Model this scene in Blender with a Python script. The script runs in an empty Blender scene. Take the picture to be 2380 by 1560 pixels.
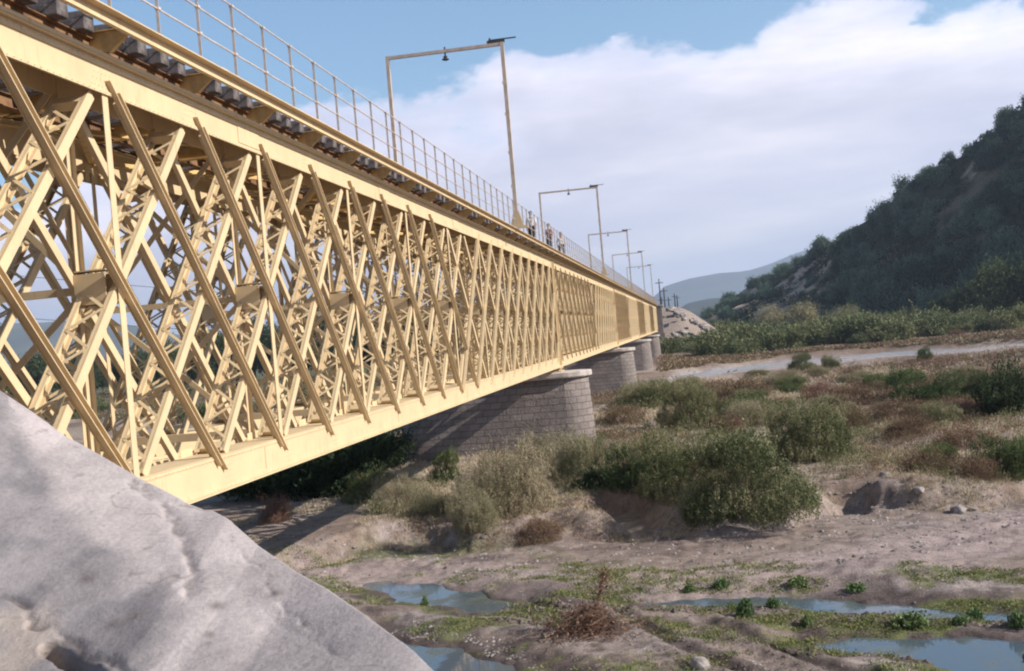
import bpy, math, random
import numpy as np
from mathutils import Vector, Matrix
random.seed(7); RS = np.random.RandomState(11)
S = bpy.context.scene
COL = S.collection
R_ = math.radians

# ------------------------------------------------------------------ camera
TH, ROLL, FPX = R_(9.08), R_(4.86), 1100.0
C = np.array((7.14, 0.0, 7.2))
FW = np.array((-math.sin(TH), math.cos(TH), 0.0)); RT = np.array((math.cos(TH), math.sin(TH), 0.0)); UP = np.array((0, 0, 1.0))
cam = bpy.data.cameras.new('camera'); co = bpy.data.objects.new('camera', cam); COL.objects.link(co)
cx = RT*math.cos(ROLL) - UP*math.sin(ROLL)*-1; cx = RT*math.cos(ROLL) + UP*math.sin(ROLL)*-1
cy = RT*math.sin(ROLL) + UP*math.cos(ROLL)
cz = -FW
co.matrix_world = Matrix(((cx[0], cy[0], cz[0], C[0]), (cx[1], cy[1], cz[1], C[1]), (cx[2], cy[2], cz[2], C[2]), (0, 0, 0, 1)))
cam.sensor_width = 36; cam.lens = 36*FPX/1024; cam.clip_start = 0.1; cam.clip_end = 30000
cam.dof.use_dof = True; cam.dof.focus_distance = 45; cam.dof.aperture_fstop = 5.6
S.camera = co
S.cycles.pixel_filter_type = 'BLACKMAN_HARRIS'; S.cycles.filter_width = 2.1     # the softness of a small print

def ray(dx, dy):
    px = dx*1024/2380-512; py = dy*1024/2380-335.5
    a = px*math.cos(ROLL)-py*math.sin(ROLL); up = -(px*math.sin(ROLL)+py*math.cos(ROLL))
    return FW + RT*a/FPX + UP*up/FPX
def G(dx, dy, z=0.0):                       # a point of the photograph (2380 wide) on the level z
    d = ray(dx, dy); t = (z-C[2])/d[2]; return C + d*t
def D(dx, dy, t):                           # the same at a distance t
    return C + ray(dx, dy)*t
def QU(dx, dy):
    d = ray(dx, dy); return float(d@RT), float(d[2])   # tangents: sideways, up
def AT(a, t, z=0.0):
    return C + RT*a + FW*t + UP*(z-C[2])
def depth(p): return float((np.array(p)-C)@FW)

# ------------------------------------------------------------------ noise
def _hash(ix, iy, iz, seed):
    h = (ix*374761393 + iy*668265263 + iz*2147483647 + seed*974634777) & 0xffffffff
    h = ((h ^ (h >> 13))*1274126177) & 0xffffffff
    h = h ^ (h >> 16)
    return (h & 0xffff)/65535.0
def vnoise(x, y, z=None, seed=0):
    x = np.asarray(x, float); y = np.asarray(y, float); z = np.zeros_like(x) if z is None else np.asarray(z, float)
    ix = np.floor(x).astype(np.int64); iy = np.floor(y).astype(np.int64); iz = np.floor(z).astype(np.int64)
    fx, fy, fz = x-ix, y-iy, z-iz
    fx = fx*fx*(3-2*fx); fy = fy*fy*(3-2*fy); fz = fz*fz*(3-2*fz)
    r = 0
    for a in (0, 1):
        for b in (0, 1):
            for c in (0, 1):
                w = (fx if a else 1-fx)*(fy if b else 1-fy)*(fz if c else 1-fz)
                r = r + w*_hash(ix+a, iy+b, iz+c, seed)
    return r
def fbm(x, y, z=None, oct=4, seed=0):
    s, a, n = 0, 1.0, 0
    x = np.asarray(x, float); y = np.asarray(y, float)
    for o in range(oct):
        s = s + a*vnoise(x, y, z, seed+o*17); n += a; a *= .5
        x = x*2.03+11.3; y = y*2.03+5.7
        if z is not None: z = np.asarray(z)*2.03+3.1
    return s/n*2-1
def sstep(a, b, x):
    t = np.clip((np.asarray(x, float)-a)/(b-a), 0, 1); return t*t*(3-2*t)

# ------------------------------------------------------------------ mesh helpers
def tag(o, label=None, cat=None, group=None, kind=None):
    if label: o['label'] = label
    if cat: o['category'] = cat
    if group: o['group'] = group
    if kind: o['kind'] = kind
    return o
def link(name, me, parent=None, loc=None):
    o = bpy.data.objects.new(name, me); COL.objects.link(o)
    if parent is not None: o.parent = parent
    if loc is not None: o.location = [float(v) for v in loc]
    return o
def empty(name, loc, label=None, cat=None, group=None):
    o = link(name, None, None, loc); o.empty_display_size = .3
    return tag(o, label, cat, group)
def npmesh(name, V, Fc, mat, smooth=False, col=None, uv=None):
    V = np.asarray(V, np.float32); Fc = np.asarray(Fc, np.int32); k = Fc.shape[1]
    me = bpy.data.meshes.new(name)
    me.vertices.add(len(V)); me.vertices.foreach_set('co', V.ravel())
    me.loops.add(Fc.size); me.loops.foreach_set('vertex_index', Fc.ravel())
    me.polygons.add(len(Fc)); me.polygons.foreach_set('loop_start', np.arange(0, Fc.size, k, dtype=np.int32))
    me.polygons.foreach_set('use_smooth', np.full(len(Fc), smooth))
    me.update(calc_edges=True); me.validate()
    if mat: me.materials.append(mat)
    if col is not None:
        at = me.color_attributes.new('Col', 'FLOAT_COLOR', 'POINT')
        c4 = np.ones((len(V), 4), np.float32); c4[:, :3] = col; at.data.foreach_set('color', c4.ravel())
    if uv is not None:
        l = me.uv_layers.new(name='UVMap'); l.data.foreach_set('uv', np.asarray(uv, np.float32)[Fc.ravel()].ravel())
    return me
class MB:
    def __init__(s): s.v = []; s.f = []
    def box(s, a, b):
        n = len(s.v); (x0, y0, z0), (x1, y1, z1) = a, b
        s.v += [(x0, y0, z0), (x1, y0, z0), (x1, y1, z0), (x0, y1, z0), (x0, y0, z1), (x1, y0, z1), (x1, y1, z1), (x0, y1, z1)]
        s.f += [tuple(n+i for i in q) for q in ((0, 3, 2, 1), (4, 5, 6, 7), (0, 1, 5, 4), (1, 2, 6, 5), (2, 3, 7, 6), (3, 0, 4, 7))]
    def bar(s, p0, p1, u, hu, hv):             # a bar from p0 to p1, hu half width along u, hv along the other side
        p0, p1 = Vector(p0), Vector(p1); d = (p1-p0).normalized(); u = Vector(u); u = (u-d*u.dot(d)).normalized(); v = d.cross(u)
        n = len(s.v)
        for p in (p0, p1):
            for a, b in ((-1, -1), (1, -1), (1, 1), (-1, 1)): s.v.append(tuple(p+u*hu*a+v*hv*b))
        s.f += [tuple(n+i for i in q) for q in ((3, 2, 1, 0), (4, 5, 6, 7), (0, 1, 5, 4), (1, 2, 6, 5), (2, 3, 7, 6), (3, 0, 4, 7))]
    def tube(s, p0, p1, r0, r1=None, n=8):
        r1 = r0 if r1 is None else r1; p0, p1 = Vector(p0), Vector(p1); d = (p1-p0).normalized()
        u = d.orthogonal().normalized(); v = d.cross(u); b = len(s.v)
        for p, r in ((p0, r0), (p1, r1)):
            for i in range(n):
                a = 2*math.pi*i/n; s.v.append(tuple(p+u*math.cos(a)*r+v*math.sin(a)*r))
        for i in range(n): j = (i+1) % n; s.f.append((b+i, b+j, b+n+j, b+n+i))
        s.f.append(tuple(b+i for i in range(n-1, -1, -1))); s.f.append(tuple(b+n+i for i in range(n)))
    def prism(s, poly, axis, a, b):            # a polygon in the plane across `axis`, from a to b
        n = len(s.v); m = len(poly)
        for w in (a, b):
            for q in poly:
                p = list(q); p.insert(axis, w); s.v.append(tuple(p))
        s.f.append(tuple(n+i for i in range(m-1, -1, -1))); s.f.append(tuple(n+m+i for i in range(m)))
        for i in range(m): j = (i+1) % m; s.f.append((n+i, n+j, n+m+j, n+m+i))
    def rivet(s, p, r, h, ax=0):
        n = len(s.v); p = Vector(p); e = [Vector((1, 0, 0)), Vector((0, 1, 0)), Vector((0, 0, 1))]
        d, u, v = e[ax], e[(ax+1) % 3], e[(ax+2) % 3]
        s.v += [tuple(p+u*r), tuple(p+v*r), tuple(p-u*r), tuple(p-v*r), tuple(p+d*h)]
        s.f += [(n, n+1, n+4), (n+1, n+2, n+4), (n+2, n+3, n+4), (n+3, n, n+4)]
    def mesh(s, name, mat, bevel=0):
        me = bpy.data.meshes.new(name); me.from_pydata(s.v, [], s.f); me.update()
        import bmesh
        bm = bmesh.new(); bm.from_mesh(me); bmesh.ops.recalc_face_normals(bm, faces=bm.faces)
        if bevel: bmesh.ops.bevel(bm, geom=list(bm.edges), offset=bevel, segments=1, affect='EDGES', profile=.5)
        bm.to_mesh(me); bm.free()
        me.materials.append(mat); return me
    def build(s, name, mat, parent=None, loc=None, bevel=0): return link(name, s.mesh(name, mat, bevel), parent, loc)
def copy_tree(o, parent=None):
    c = o.copy(); COL.objects.link(c)
    if parent is not None: c.parent = parent
    for ch in KIDS.get(o.name, []): copy_tree(ch, c)
    return c
KIDS = {}
def index_kids():
    KIDS.clear()
    for o in COL.objects:
        if o.parent is not None: KIDS.setdefault(o.parent.name, []).append(o)

# ------------------------------------------------------------------ materials
def nodes(name):
    m = bpy.data.materials.new(name); m.use_nodes = True; nt = m.node_tree
    return m, nt, nt.nodes['Principled BSDF']
def N(nt, typ, **kw):
    n = nt.nodes.new(typ)
    for k, v in kw.items():
        if k in n.inputs: n.inputs[k].default_value = v
        else: setattr(n, k, v)
    return n
def ramp(nt, fac, stops):
    r = nt.nodes.new('ShaderNodeValToRGB'); e = r.color_ramp.elements
    while len(e) < len(stops): e.new(.5)
    for i, (p, c) in enumerate(stops):
        e[i].position = p; e[i].color = (*c, 1) if len(c) == 3 else c
    nt.links.new(fac, r.inputs['Fac']); return r
def plain(name, c, rough=.6, var=.15, scale=3.0, c2=None, bump=0.0, bscale=20.0, obj=True, metal=0.0, spec=.3, detail=5.0):
    m, nt, b = nodes(name); L = nt.links.new
    tc = nt.nodes.new('ShaderNodeTexCoord'); no = N(nt, 'ShaderNodeTexNoise', Scale=scale, Detail=detail, Roughness=.6)
    L(tc.outputs['Object'], no.inputs['Vector'])
    c2 = c2 or tuple(v*(1-var*1.6) for v in c)
    r = ramp(nt, no.outputs['Fac'], [(.35, c2), (.62, tuple(min(1, v*(1+var*.4)) for v in c))])
    L(r.outputs['Color'], b.inputs['Base Color'])
    b.inputs['Roughness'].default_value = rough; b.inputs['Metallic'].default_value = metal; b.inputs['Specular IOR Level'].default_value = spec
    if bump:
        n2 = N(nt, 'ShaderNodeTexNoise', Scale=bscale, Detail=6.0, Roughness=.65); L(tc.outputs['Object'], n2.inputs['Vector'])
        bp = N(nt, 'ShaderNodeBump', Strength=bump, Distance=.05); L(n2.outputs['Fac'], bp.inputs['Height']); L(bp.outputs['Normal'], b.inputs['Normal'])
    return m
def paint(name, c, rust):
    m, nt, b = nodes(name); L = nt.links.new
    tc = nt.nodes.new('ShaderNodeTexCoord')
    n1 = N(nt, 'ShaderNodeTexNoise', Scale=1.3, Detail=6.0, Roughness=.65); L(tc.outputs['Object'], n1.inputs['Vector'])
    r1 = ramp(nt, n1.outputs['Fac'], [(.3, tuple(v*.86 for v in c)), (.65, c)])
    mp = N(nt, 'ShaderNodeMapping'); mp.inputs['Scale'].default_value = (9, 9, 1.2); L(tc.outputs['Object'], mp.inputs['Vector'])
    n2 = N(nt, 'ShaderNodeTexNoise', Scale=1.0, Detail=7.0, Roughness=.7); L(mp.outputs['Vector'], n2.inputs['Vector'])
    r2 = ramp(nt, n2.outputs['Fac'], [(.57, (0, 0, 0)), (.76, (rust, rust, rust))])
    mx = N(nt, 'ShaderNodeMix', data_type='RGBA'); L(r2.outputs['Color'], mx.inputs[0]); L(r1.outputs['Color'], mx.inputs[6]); mx.inputs[7].default_value = (.30, .15, .06, 1)
    L(mx.outputs[2], b.inputs['Base Color']); b.inputs['Roughness'].default_value = .55; b.inputs['Specular IOR Level'].default_value = .25
    return m
def leafmat(name, tint=(1, 1, 1), transl=.22, lo=.8, hi=1.2, dh=.015):
    m, nt, b = nodes(name); L = nt.links.new
    at = N(nt, 'ShaderNodeAttribute', attribute_name='Col')
    oi = nt.nodes.new('ShaderNodeObjectInfo')
    hs = N(nt, 'ShaderNodeHueSaturation'); mr = N(nt, 'ShaderNodeMapRange'); L(oi.outputs['Random'], mr.inputs['Value']); mr.inputs['To Min'].default_value = lo; mr.inputs['To Max'].default_value = hi
    mh = N(nt, 'ShaderNodeMapRange'); L(oi.outputs['Random'], mh.inputs['Value']); mh.inputs['To Min'].default_value = .5+dh; mh.inputs['To Max'].default_value = .5-dh*2.2
    L(mr.outputs['Result'], hs.inputs['Value']); L(mh.outputs['Result'], hs.inputs['Hue']); L(at.outputs['Color'], hs.inputs['Color'])
    mt = N(nt, 'ShaderNodeMix', data_type='RGBA', blend_type='MULTIPLY'); mt.inputs[0].default_value = 1; L(hs.outputs['Color'], mt.inputs[6]); mt.inputs[7].default_value = (*tint, 1)
    L(mt.outputs[2], b.inputs['Base Color']); b.inputs['Roughness'].default_value = .75; b.inputs['Specular IOR Level'].default_value = .12
    tr = nt.nodes.new('ShaderNodeBsdfTranslucent'); L(mt.outputs[2], tr.inputs['Color'])
    ms = N(nt, 'ShaderNodeMixShader'); ms.inputs[0].default_value = transl
    L(b.outputs[0], ms.inputs[1]); L(tr.outputs[0], ms.inputs[2]); L(ms.outputs[0], nt.nodes['Material Output'].inputs['Surface'])
    return m
def attrmat(name, nscale=2.0, fine=14.0, amp=.35, rough=.9, bump=.4):
    m, nt, b = nodes(name); L = nt.links.new
    at = N(nt, 'ShaderNodeAttribute', attribute_name='Col'); tc = nt.nodes.new('ShaderNodeTexCoord')
    n1 = N(nt, 'ShaderNodeTexNoise', Scale=nscale, Detail=8.0, Roughness=.7); L(tc.outputs['Object'], n1.inputs['Vector'])
    n2 = N(nt, 'ShaderNodeTexNoise', Scale=fine, Detail=5.0, Roughness=.7); L(tc.outputs['Object'], n2.inputs['Vector'])
    ad = N(nt, 'ShaderNodeMath', operation='ADD'); L(n1.outputs['Fac'], ad.inputs[0]); L(n2.outputs['Fac'], ad.inputs[1])
    mr = N(nt, 'ShaderNodeMapRange'); L(ad.outputs[0], mr.inputs['Value']); mr.inputs['From Min'].default_value = .7; mr.inputs['From Max'].default_value = 1.3
    mr.inputs['To Min'].default_value = 1-amp; mr.inputs['To Max'].default_value = 1+amp
    mx = N(nt, 'ShaderNodeVectorMath', operation='SCALE'); L(at.outputs['Color'], mx.inputs[0]); L(mr.outputs['Result'], mx.inputs['Scale'])
    L(mx.outputs[0], b.inputs['Base Color']); b.inputs['Roughness'].default_value = rough; b.inputs['Specular IOR Level'].default_value = .1
    bp = N(nt, 'ShaderNodeBump', Strength=bump, Distance=.08); L(ad.outputs[0], bp.inputs['Height']); L(bp.outputs['Normal'], b.inputs['Normal'])
    return m
def masonry(name, c1, c2, mortar, bw, bh):
    m, nt, b = nodes(name); L = nt.links.new
    uv = nt.nodes.new('ShaderNodeUVMap'); br = nt.nodes.new('ShaderNodeTexBrick'); L(uv.outputs['UV'], br.inputs['Vector'])
    br.inputs['Color1'].default_value = (*c1, 1); br.inputs['Color2'].default_value = (*c2, 1); br.inputs['Mortar'].default_value = (*mortar, 1)
    br.inputs['Scale'].default_value = 1; br.inputs['Brick Width'].default_value = bw; br.inputs['Row Height'].default_value = bh
    br.inputs['Mortar Size'].default_value = .022; br.inputs['Mortar Smooth'].default_value = .4; br.inputs['Bias'].default_value = -.1
    tc = nt.nodes.new('ShaderNodeTexCoord'); no = N(nt, 'ShaderNodeTexNoise', Scale=.9, Detail=8.0, Roughness=.7); L(tc.outputs['Object'], no.inputs['Vector'])
    mr = N(nt, 'ShaderNodeMapRange'); L(no.outputs['Fac'], mr.inputs['Value']); mr.inputs['From Min'].default_value = .3; mr.inputs['From Max'].default_value = .7; mr.inputs['To Min'].default_value = .72; mr.inputs['To Max'].default_value = 1.15
    sc = N(nt, 'ShaderNodeVectorMath', operation='SCALE'); L(br.outputs['Color'], sc.inputs[0]); L(mr.outputs['Result'], sc.inputs['Scale'])
    L(sc.outputs[0], b.inputs['Base Color']); b.inputs['Roughness'].default_value = .9; b.inputs['Specular IOR Level'].default_value = .1
    n2 = N(nt, 'ShaderNodeTexNoise', Scale=9.0, Detail=5.0); L(tc.outputs['Object'], n2.inputs['Vector'])
    iv = N(nt, 'ShaderNodeMath', operation='MULTIPLY_ADD'); L(br.outputs['Fac'], iv.inputs[0]); iv.inputs[1].default_value = -1.2; L(n2.outputs['Fac'], iv.inputs[2])
    bp = N(nt, 'ShaderNodeBump', Strength=.8, Distance=.05); L(iv.outputs[0], bp.inputs['Height']); L(bp.outputs['Normal'], b.inputs['Normal'])
    return m
CREAM = (.61, .472, .29)
M = dict(
    cream=paint('cream_yellow_paint', CREAM, .6),
    creamrail=plain('pale_railing_paint', (.55, .47, .42), .5, .15, 6),
    shadebeam=plain('shaded_brown_steel', (.21, .12, .06), .8, .3, 4, c2=(.12, .06, .035), bump=.2), girder=plain('shaded_ochre_paint', (.56, .395, .17), .7, .3, 3, c2=(.40, .25, .11)),  # both are yellow bridge paint browned, with the under-deck shade put into the colour
    timber=plain('weathered_sleeper_timber', (.17, .15, .15), .85, .35, 6, c2=(.075, .06, .055), bump=.4, bscale=30),
    steel=plain('worn_rail_steel', (.20, .15, .12), .5, .25, 8, metal=.4),
    dark=plain('dark_fitting', (.05, .05, .055), .6, .2, 5),
    gpole=plain('gantry_paint', (.50, .41, .34), .6, .15, 3, c2=(.40, .31, .24)),
    cap=plain('pier_cap_stone', (.48, .43, .40), .9, .25, 1.2, bump=.4, bscale=8),
    ash=masonry('ashlar_masonry', (.25, .215, .20), (.20, .17, .16), (.155, .13, .12), .64, .36),
    leaf=leafmat('shrub_leaves'), bushleaf=leafmat('bush_leaves', lo=.75, hi=1.25, dh=.018), treeleaf=leafmat('tree_leaves', (.80, .98, 1.25), lo=.30, hi=1.0, dh=.02), grass=leafmat('dry_grass_blades', transl=.15, lo=1, hi=1, dh=0),
    bark=plain('grey_bark', (.14, .11, .09), .9, .3, 5, bump=.4),
    twig=plain('dry_twigs', (.20, .12, .085), .9, .3, 5),
    wood=plain('driftwood', (.34, .27, .22), .9, .25, 5, bump=.3),
    stone=plain('pale_river_stone', (.29, .262, .25), .9, .5, 2, bump=.3, bscale=10),
    riprap=plain('pale_riprap_stone', (.34, .30, .285), .9, .4, .8, bump=.3, bscale=6),
    ground=attrmat('riverbed_ground', 2.4, 20.0, .55, .95, .8),
    hill=attrmat('hillside_soil', .10, .9, .35, .95, .3),
    mount=attrmat('mountain_slopes', .002, .01, .25, .95, 0),
    rubber=plain('black_rubber', (.02, .02, .022), .7, .2, 5),
)

# ------------------------------------------------------------------ light, sky, air
SUN_A, SUN_E = R_(8.5), R_(33)
sdir = Vector((math.cos(SUN_E)*math.cos(SUN_A), -math.cos(SUN_E)*math.sin(SUN_A), math.sin(SUN_E)))   # towards the sun
sl = bpy.data.lights.new('sun', 'SUN'); sl.energy = 5.0; sl.angle = R_(.5); sl.color = (1.0, .93, .84)
so = link('sun', sl); so.rotation_euler = sdir.to_track_quat('Z', 'Y').to_euler()
W = bpy.data.worlds.new('World'); S.world = W; W.use_nodes = True; nt = W.node_tree; L = nt.links.new
bg = nt.nodes['Background']
sky = nt.nodes.new('ShaderNodeTexSky'); sky.sky_type = 'NISHITA'; sky.sun_disc = False
sky.sun_elevation = SUN_E; sky.sun_rotation = math.atan2(sdir.x, sdir.y); sky.altitude = 400; sky.air_density = 1.0; sky.dust_density = 1.2; sky.ozone_density = 1.5
tc = nt.nodes.new('ShaderNodeTexCoord')
def dot(v):
    n = N(nt, 'ShaderNodeVectorMath', operation='DOT_PRODUCT'); L(tc.outputs['Generated'], n.inputs[0]); n.inputs[1].default_value = tuple(v); return n.outputs['Value']
def mth(op, a, b=None, c=None):
    n = N(nt, 'ShaderNodeMath', operation=op)
    for i, v in enumerate((a, b, c)):
        if v is None: continue
        if isinstance(v, (int, float)): n.inputs[i].default_value = v
        else: L(v, n.inputs[i])
    return n.outputs[0]
dz = dot((0, 0, 1)); az = mth('ARCTAN2', dot(RT), dot(FW)); el = mth('ARCSINE', dz)
# cloud layer seen in perspective: direction divided by its height, stretched sideways
cmb = nt.nodes.new('ShaderNodeCombineXYZ'); L(mth('MULTIPLY', az, 9.0), cmb.inputs[0]); L(mth('MULTIPLY', el, 14.0), cmb.inputs[1]); cmb.inputs[2].default_value = 3.7
nA = N(nt, 'ShaderNodeTexNoise', Scale=1.0, Detail=9.0, Roughness=.55); L(cmb.outputs[0], nA.inputs['Vector'])
cm2 = nt.nodes.new('ShaderNodeCombineXYZ'); L(mth('MULTIPLY', az, 2.6), cm2.inputs[0]); L(mth('MULTIPLY', el, 13.0), cm2.inputs[1]); cm2.inputs[2].default_value = 9.1
nB = N(nt, 'ShaderNodeTexNoise', Scale=1.5, Detail=7.0, Roughness=.55); L(cm2.outputs[0], nB.inputs['Vector'])
# how high the bank of cloud reaches at each azimuth (radians)
edge = nt.nodes.new('ShaderNodeFloatCurve'); cv = edge.mapping.curves[0]
EDGE = [(-400, 430), (0, 410), (300, 350), (600, 300), (760, 250), (880, 212), (960, 185), (1080, 160), (1200, 118), (1280, 112), (1345, 78), (1440, 62), (1530, 88), (1660, 96), (1760, 60), (1860, 26), (1960, 16), (2060, 20), (2160, 5), (2260, -30), (2400, -60)]
pts = []
for q in EDGE:
    ta, tu = QU(*q); pts.append((math.atan(ta)*.5+.5, math.atan(tu/math.hypot(1, ta))))
pts = [(0, pts[0][1])]+pts+[(1, pts[-1][1]+.04)]
cv.points[0].location = pts[0]; cv.points[1].location = pts[-1]
for p in pts[1:-1]: cv.points.new(*p)
edge.mapping.update()
L(mth('ADD', mth('MULTIPLY', az, .5), .5), edge.inputs['Value'])
diff = mth('SUBTRACT', edge.outputs[0], el)
dens = mth('ADD', mth('MULTIPLY', diff, 26.0), mth('MULTIPLY', mth('SUBTRACT', nA.outputs['Fac'], .5), 3.6))
cm3 = nt.nodes.new('ShaderNodeCombineXYZ'); L(mth('MULTIPLY', az, 7.0), cm3.inputs[0]); L(mth('MULTIPLY', el, 16.0), cm3.inputs[1]); cm3.inputs[2].default_value = 21.4
nC = N(nt, 'ShaderNodeTexNoise', Scale=1.0, Detail=5.0, Roughness=.5); L(cm3.outputs[0], nC.inputs['Vector'])
hole = ramp(nt, nC.outputs['Fac'], [(.56, (0, 0, 0)), (.70, (1, 1, 1))])
dens = mth('SUBTRACT', dens, mth('MULTIPLY', hole.outputs['Color'], .9))
cr = ramp(nt, dens, [(.0, (0, 0, 0)), (.30, (.75, .75, .75)), (.8, (1, 1, 1))])
shade = ramp(nt, nB.outputs['Fac'], [(.32, (5.7, 5.8, 7.3)), (.50, (7.2, 7.05, 8.3)), (.66, (9.2, 8.7, 9.4))])
lowb = N(nt, 'ShaderNodeMapRange'); L(el, lowb.inputs['Value']); lowb.inputs['From Min'].default_value = .02; lowb.inputs['From Max'].default_value = .22; lowb.inputs['To Min'].default_value = 1.42; lowb.inputs['To Max'].default_value = .98
shv = N(nt, 'ShaderNodeVectorMath', operation='SCALE'); L(shade.outputs['Color'], shv.inputs[0]); L(lowb.outputs['Result'], shv.inputs['Scale'])
skyb = N(nt, 'ShaderNodeVectorMath', operation='MULTIPLY'); zen = N(nt, 'ShaderNodeMapRange'); L(el, zen.inputs['Value']); zen.inputs['From Min'].default_value = .32; zen.inputs['From Max'].default_value = .9; zen.inputs['To Min'].default_value = 1; zen.inputs['To Max'].default_value = .5
skz = N(nt, 'ShaderNodeVectorMath', operation='SCALE'); L(sky.outputs['Color'], skz.inputs[0]); L(zen.outputs['Result'], skz.inputs['Scale'])
L(skz.outputs[0], skyb.inputs[0]); skyb.inputs[1].default_value = (1.25, 1.5, 1.55)
mx = N(nt, 'ShaderNodeMix', data_type='RGBA'); L(cr.outputs['Color'], mx.inputs[0]); L(skyb.outputs[0], mx.inputs[6]); rim = N(nt, 'ShaderNodeMapRange'); L(dens, rim.inputs['Value']); rim.inputs['From Min'].default_value = .3; rim.inputs['From Max'].default_value = 2.2; rim.inputs['To Min'].default_value = 1.28; rim.inputs['To Max'].default_value = .96
shr = N(nt, 'ShaderNodeVectorMath', operation='SCALE'); L(shv.outputs[0], shr.inputs[0]); L(rim.outputs['Result'], shr.inputs['Scale'])
L(shr.outputs[0], mx.inputs[7])
L(mx.outputs[2], bg.inputs['Color']); bg.inputs['Strength'].default_value = .075
S.view_settings.view_transform = 'Standard'; S.view_settings.look = 'None'; S.view_settings.gamma = 1; S.view_settings.exposure = 0.68
HAZE = True
if HAZE:
    hb = MB(); hb.box((-13000, -10000, -3), (13000, 13000, 640))
    m, hn, b = nodes('pale_air'); hn.nodes.remove(b)
    pv = hn.nodes.new('ShaderNodeVolumePrincipled'); pv.inputs['Color'].default_value = (.66, .79, 1, 1); pv.inputs['Density'].default_value = .00016; pv.inputs['Anisotropy'].default_value = .2
    hn.links.new(pv.outputs[0], hn.nodes['Material Output'].inputs['Volume'])
    tag(hb.build('haze', m), kind='stuff')

# ------------------------------------------------------------------ ground
def poly_sd(poly, x, y):                    # signed distance, negative inside
    P = np.array([q[:2] for q in poly]); x = np.asarray(x); y = np.asarray(y)
    d = np.full(x.shape, 1e18); s = np.zeros(x.shape, bool)
    for i in range(len(P)):
        a, b = P[i], P[(i+1) % len(P)]; e = b-a
        w0, w1 = x-a[0], y-a[1]; t = np.clip((w0*e[0]+w1*e[1])/(e@e), 0, 1)
        d = np.minimum(d, (w0-e[0]*t)**2+(w1-e[1]*t)**2)
        c = (a[1] > y) != (b[1] > y)
        with np.errstate(divide='ignore', invalid='ignore'): s ^= c & (x < (b[0]-a[0])*(y-a[1])/(b[1]-a[1]+1e-12)+a[0])
    d = np.sqrt(d); return np.where(s, -d, d)
def line_d(line, x, y):
    P = np.array([q[:2] for q in line]); d = np.full(np.asarray(x).shape, 1e18)
    for i in range(len(P)-1):
        a, b = P[i], P[i+1]; e = b-a; w0, w1 = x-a[0], y-a[1]; t = np.clip((w0*e[0]+w1*e[1])/(e@e), 0, 1)
        d = np.minimum(d, (w0-e[0]*t)**2+(w1-e[1]*t)**2)
    return np.sqrt(d)
def PX(*pts, z=0.0): return [G(a, b, z) for a, b in pts]
ZB = -.25                                     # the water level
POOLS = {
 'A': PX((815, 1352), (900, 1345), (1010, 1358), (1120, 1375), (1200, 1405), (1150, 1432), (1040, 1420), (930, 1400), (860, 1378), z=ZB),
 'B': PX((1425, 1388), (1520, 1400), (1620, 1390), (1750, 1388), (1960, 1395), (2120, 1405), (2250, 1425), (2420, 1430), (2420, 1450), (2210, 1445), (2100, 1440), (1940, 1428), (1800, 1410), (1620, 1408), (1500, 1408), z=ZB),
 'C': PX((1900, 1500), (1990, 1480), (2100, 1472), (2250, 1480), (2420, 1492), (2420, 1620), (2230, 1570), (2170, 1535), (2080, 1520), (1980, 1520), z=ZB),
 'D': PX((880, 1470), (960, 1490), (1060, 1512), (1180, 1545), (1290, 1590), (1200, 1700), (1000, 1700), (850, 1560), z=ZB),
}
RIVER = PX((1500, 893), (1560, 874), (1700, 852), (1850, 836), (2060, 818), (2240, 808), (2440, 798), (2440, 812), (2240, 826), (2060, 838), (1850, 858), (1700, 872), (1560, 893), z=-.4)
RIVERBAR = PX((1480, 895), (1560, 866), (1700, 846), (1850, 829), (2060, 811), (2240, 802), (2440, 792), (2440, 815), (2240, 830), (2060, 842), (1850, 863), (1700, 880), (1560, 905))
FARRIVER = [np.array(p+(0.,)) for p in ((-14, 172), (-60, 160), (-120, 185), (-120, 196), (-60, 172), (-14, 184))]
BANK = PX((300, 1420), (690, 1318), (780, 1300), (850, 1280), (900, 1268), (1000, 1262), (1100, 1280), (1200, 1268), (1290, 1245), (1370, 1252), (1430, 1250), (1520, 1248), (1580, 1232), (1640, 1210), (1720, 1225), (1830, 1225), (1900, 1195), (2010, 1175), (2150, 1190), (2250, 1180), (2420, 1150))
bx = np.array([p[0] for p in BANK]); by = np.array([p[1] for p in BANK]); o_ = np.argsort(bx); bx, by = bx[o_], by[o_]
HOLES = [(PX((1322, 1180), (1400, 1215), (1500, 1232), (1580, 1212), (1500, 1172), (1400, 1165), z=.3), .75), (PX((1905, 1122), (1960, 1118), (2030, 1122), (2000, 1140), (1930, 1142), z=.8), .7)]
MOUNDS = [(G(1640, 1235), 1.5, .55), (G(1300, 1250), 1.6, .35), (G(2050, 1165), 2.2, .18), (G(2060, 1325), 1.5, .3), (G(1960, 1165), 1.6, .12), (G(2170, 1170), 2.0, .35), (G(870, 1270), 1.5, .3)]
RUTS = [PX((1440, 1420), (1560, 1490), (1680, 1540), (1800, 1590)), PX((1640, 1440), (1720, 1475), (1850, 1520), (1990, 1580)), PX((1700, 1452), (1790, 1490), (1900, 1530), (2050, 1580)),
        PX((1040, 1385), (1150, 1395), (1300, 1415), (1420, 1440)), PX((1100, 1370), (1230, 1385), (1350, 1410)), PX((1410, 1370), (1480, 1388), (1600, 1380))]
TRACK = [PX((2420, 1205), (2200, 1250), (2000, 1290), (1800, 1325), (1500, 1350), (1200, 1340), (900, 1325), (700, 1335)), PX((2420, 1240), (2200, 1290), (1900, 1330), (1600, 1360))]
TX, TY = 8.5, 273.0
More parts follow.
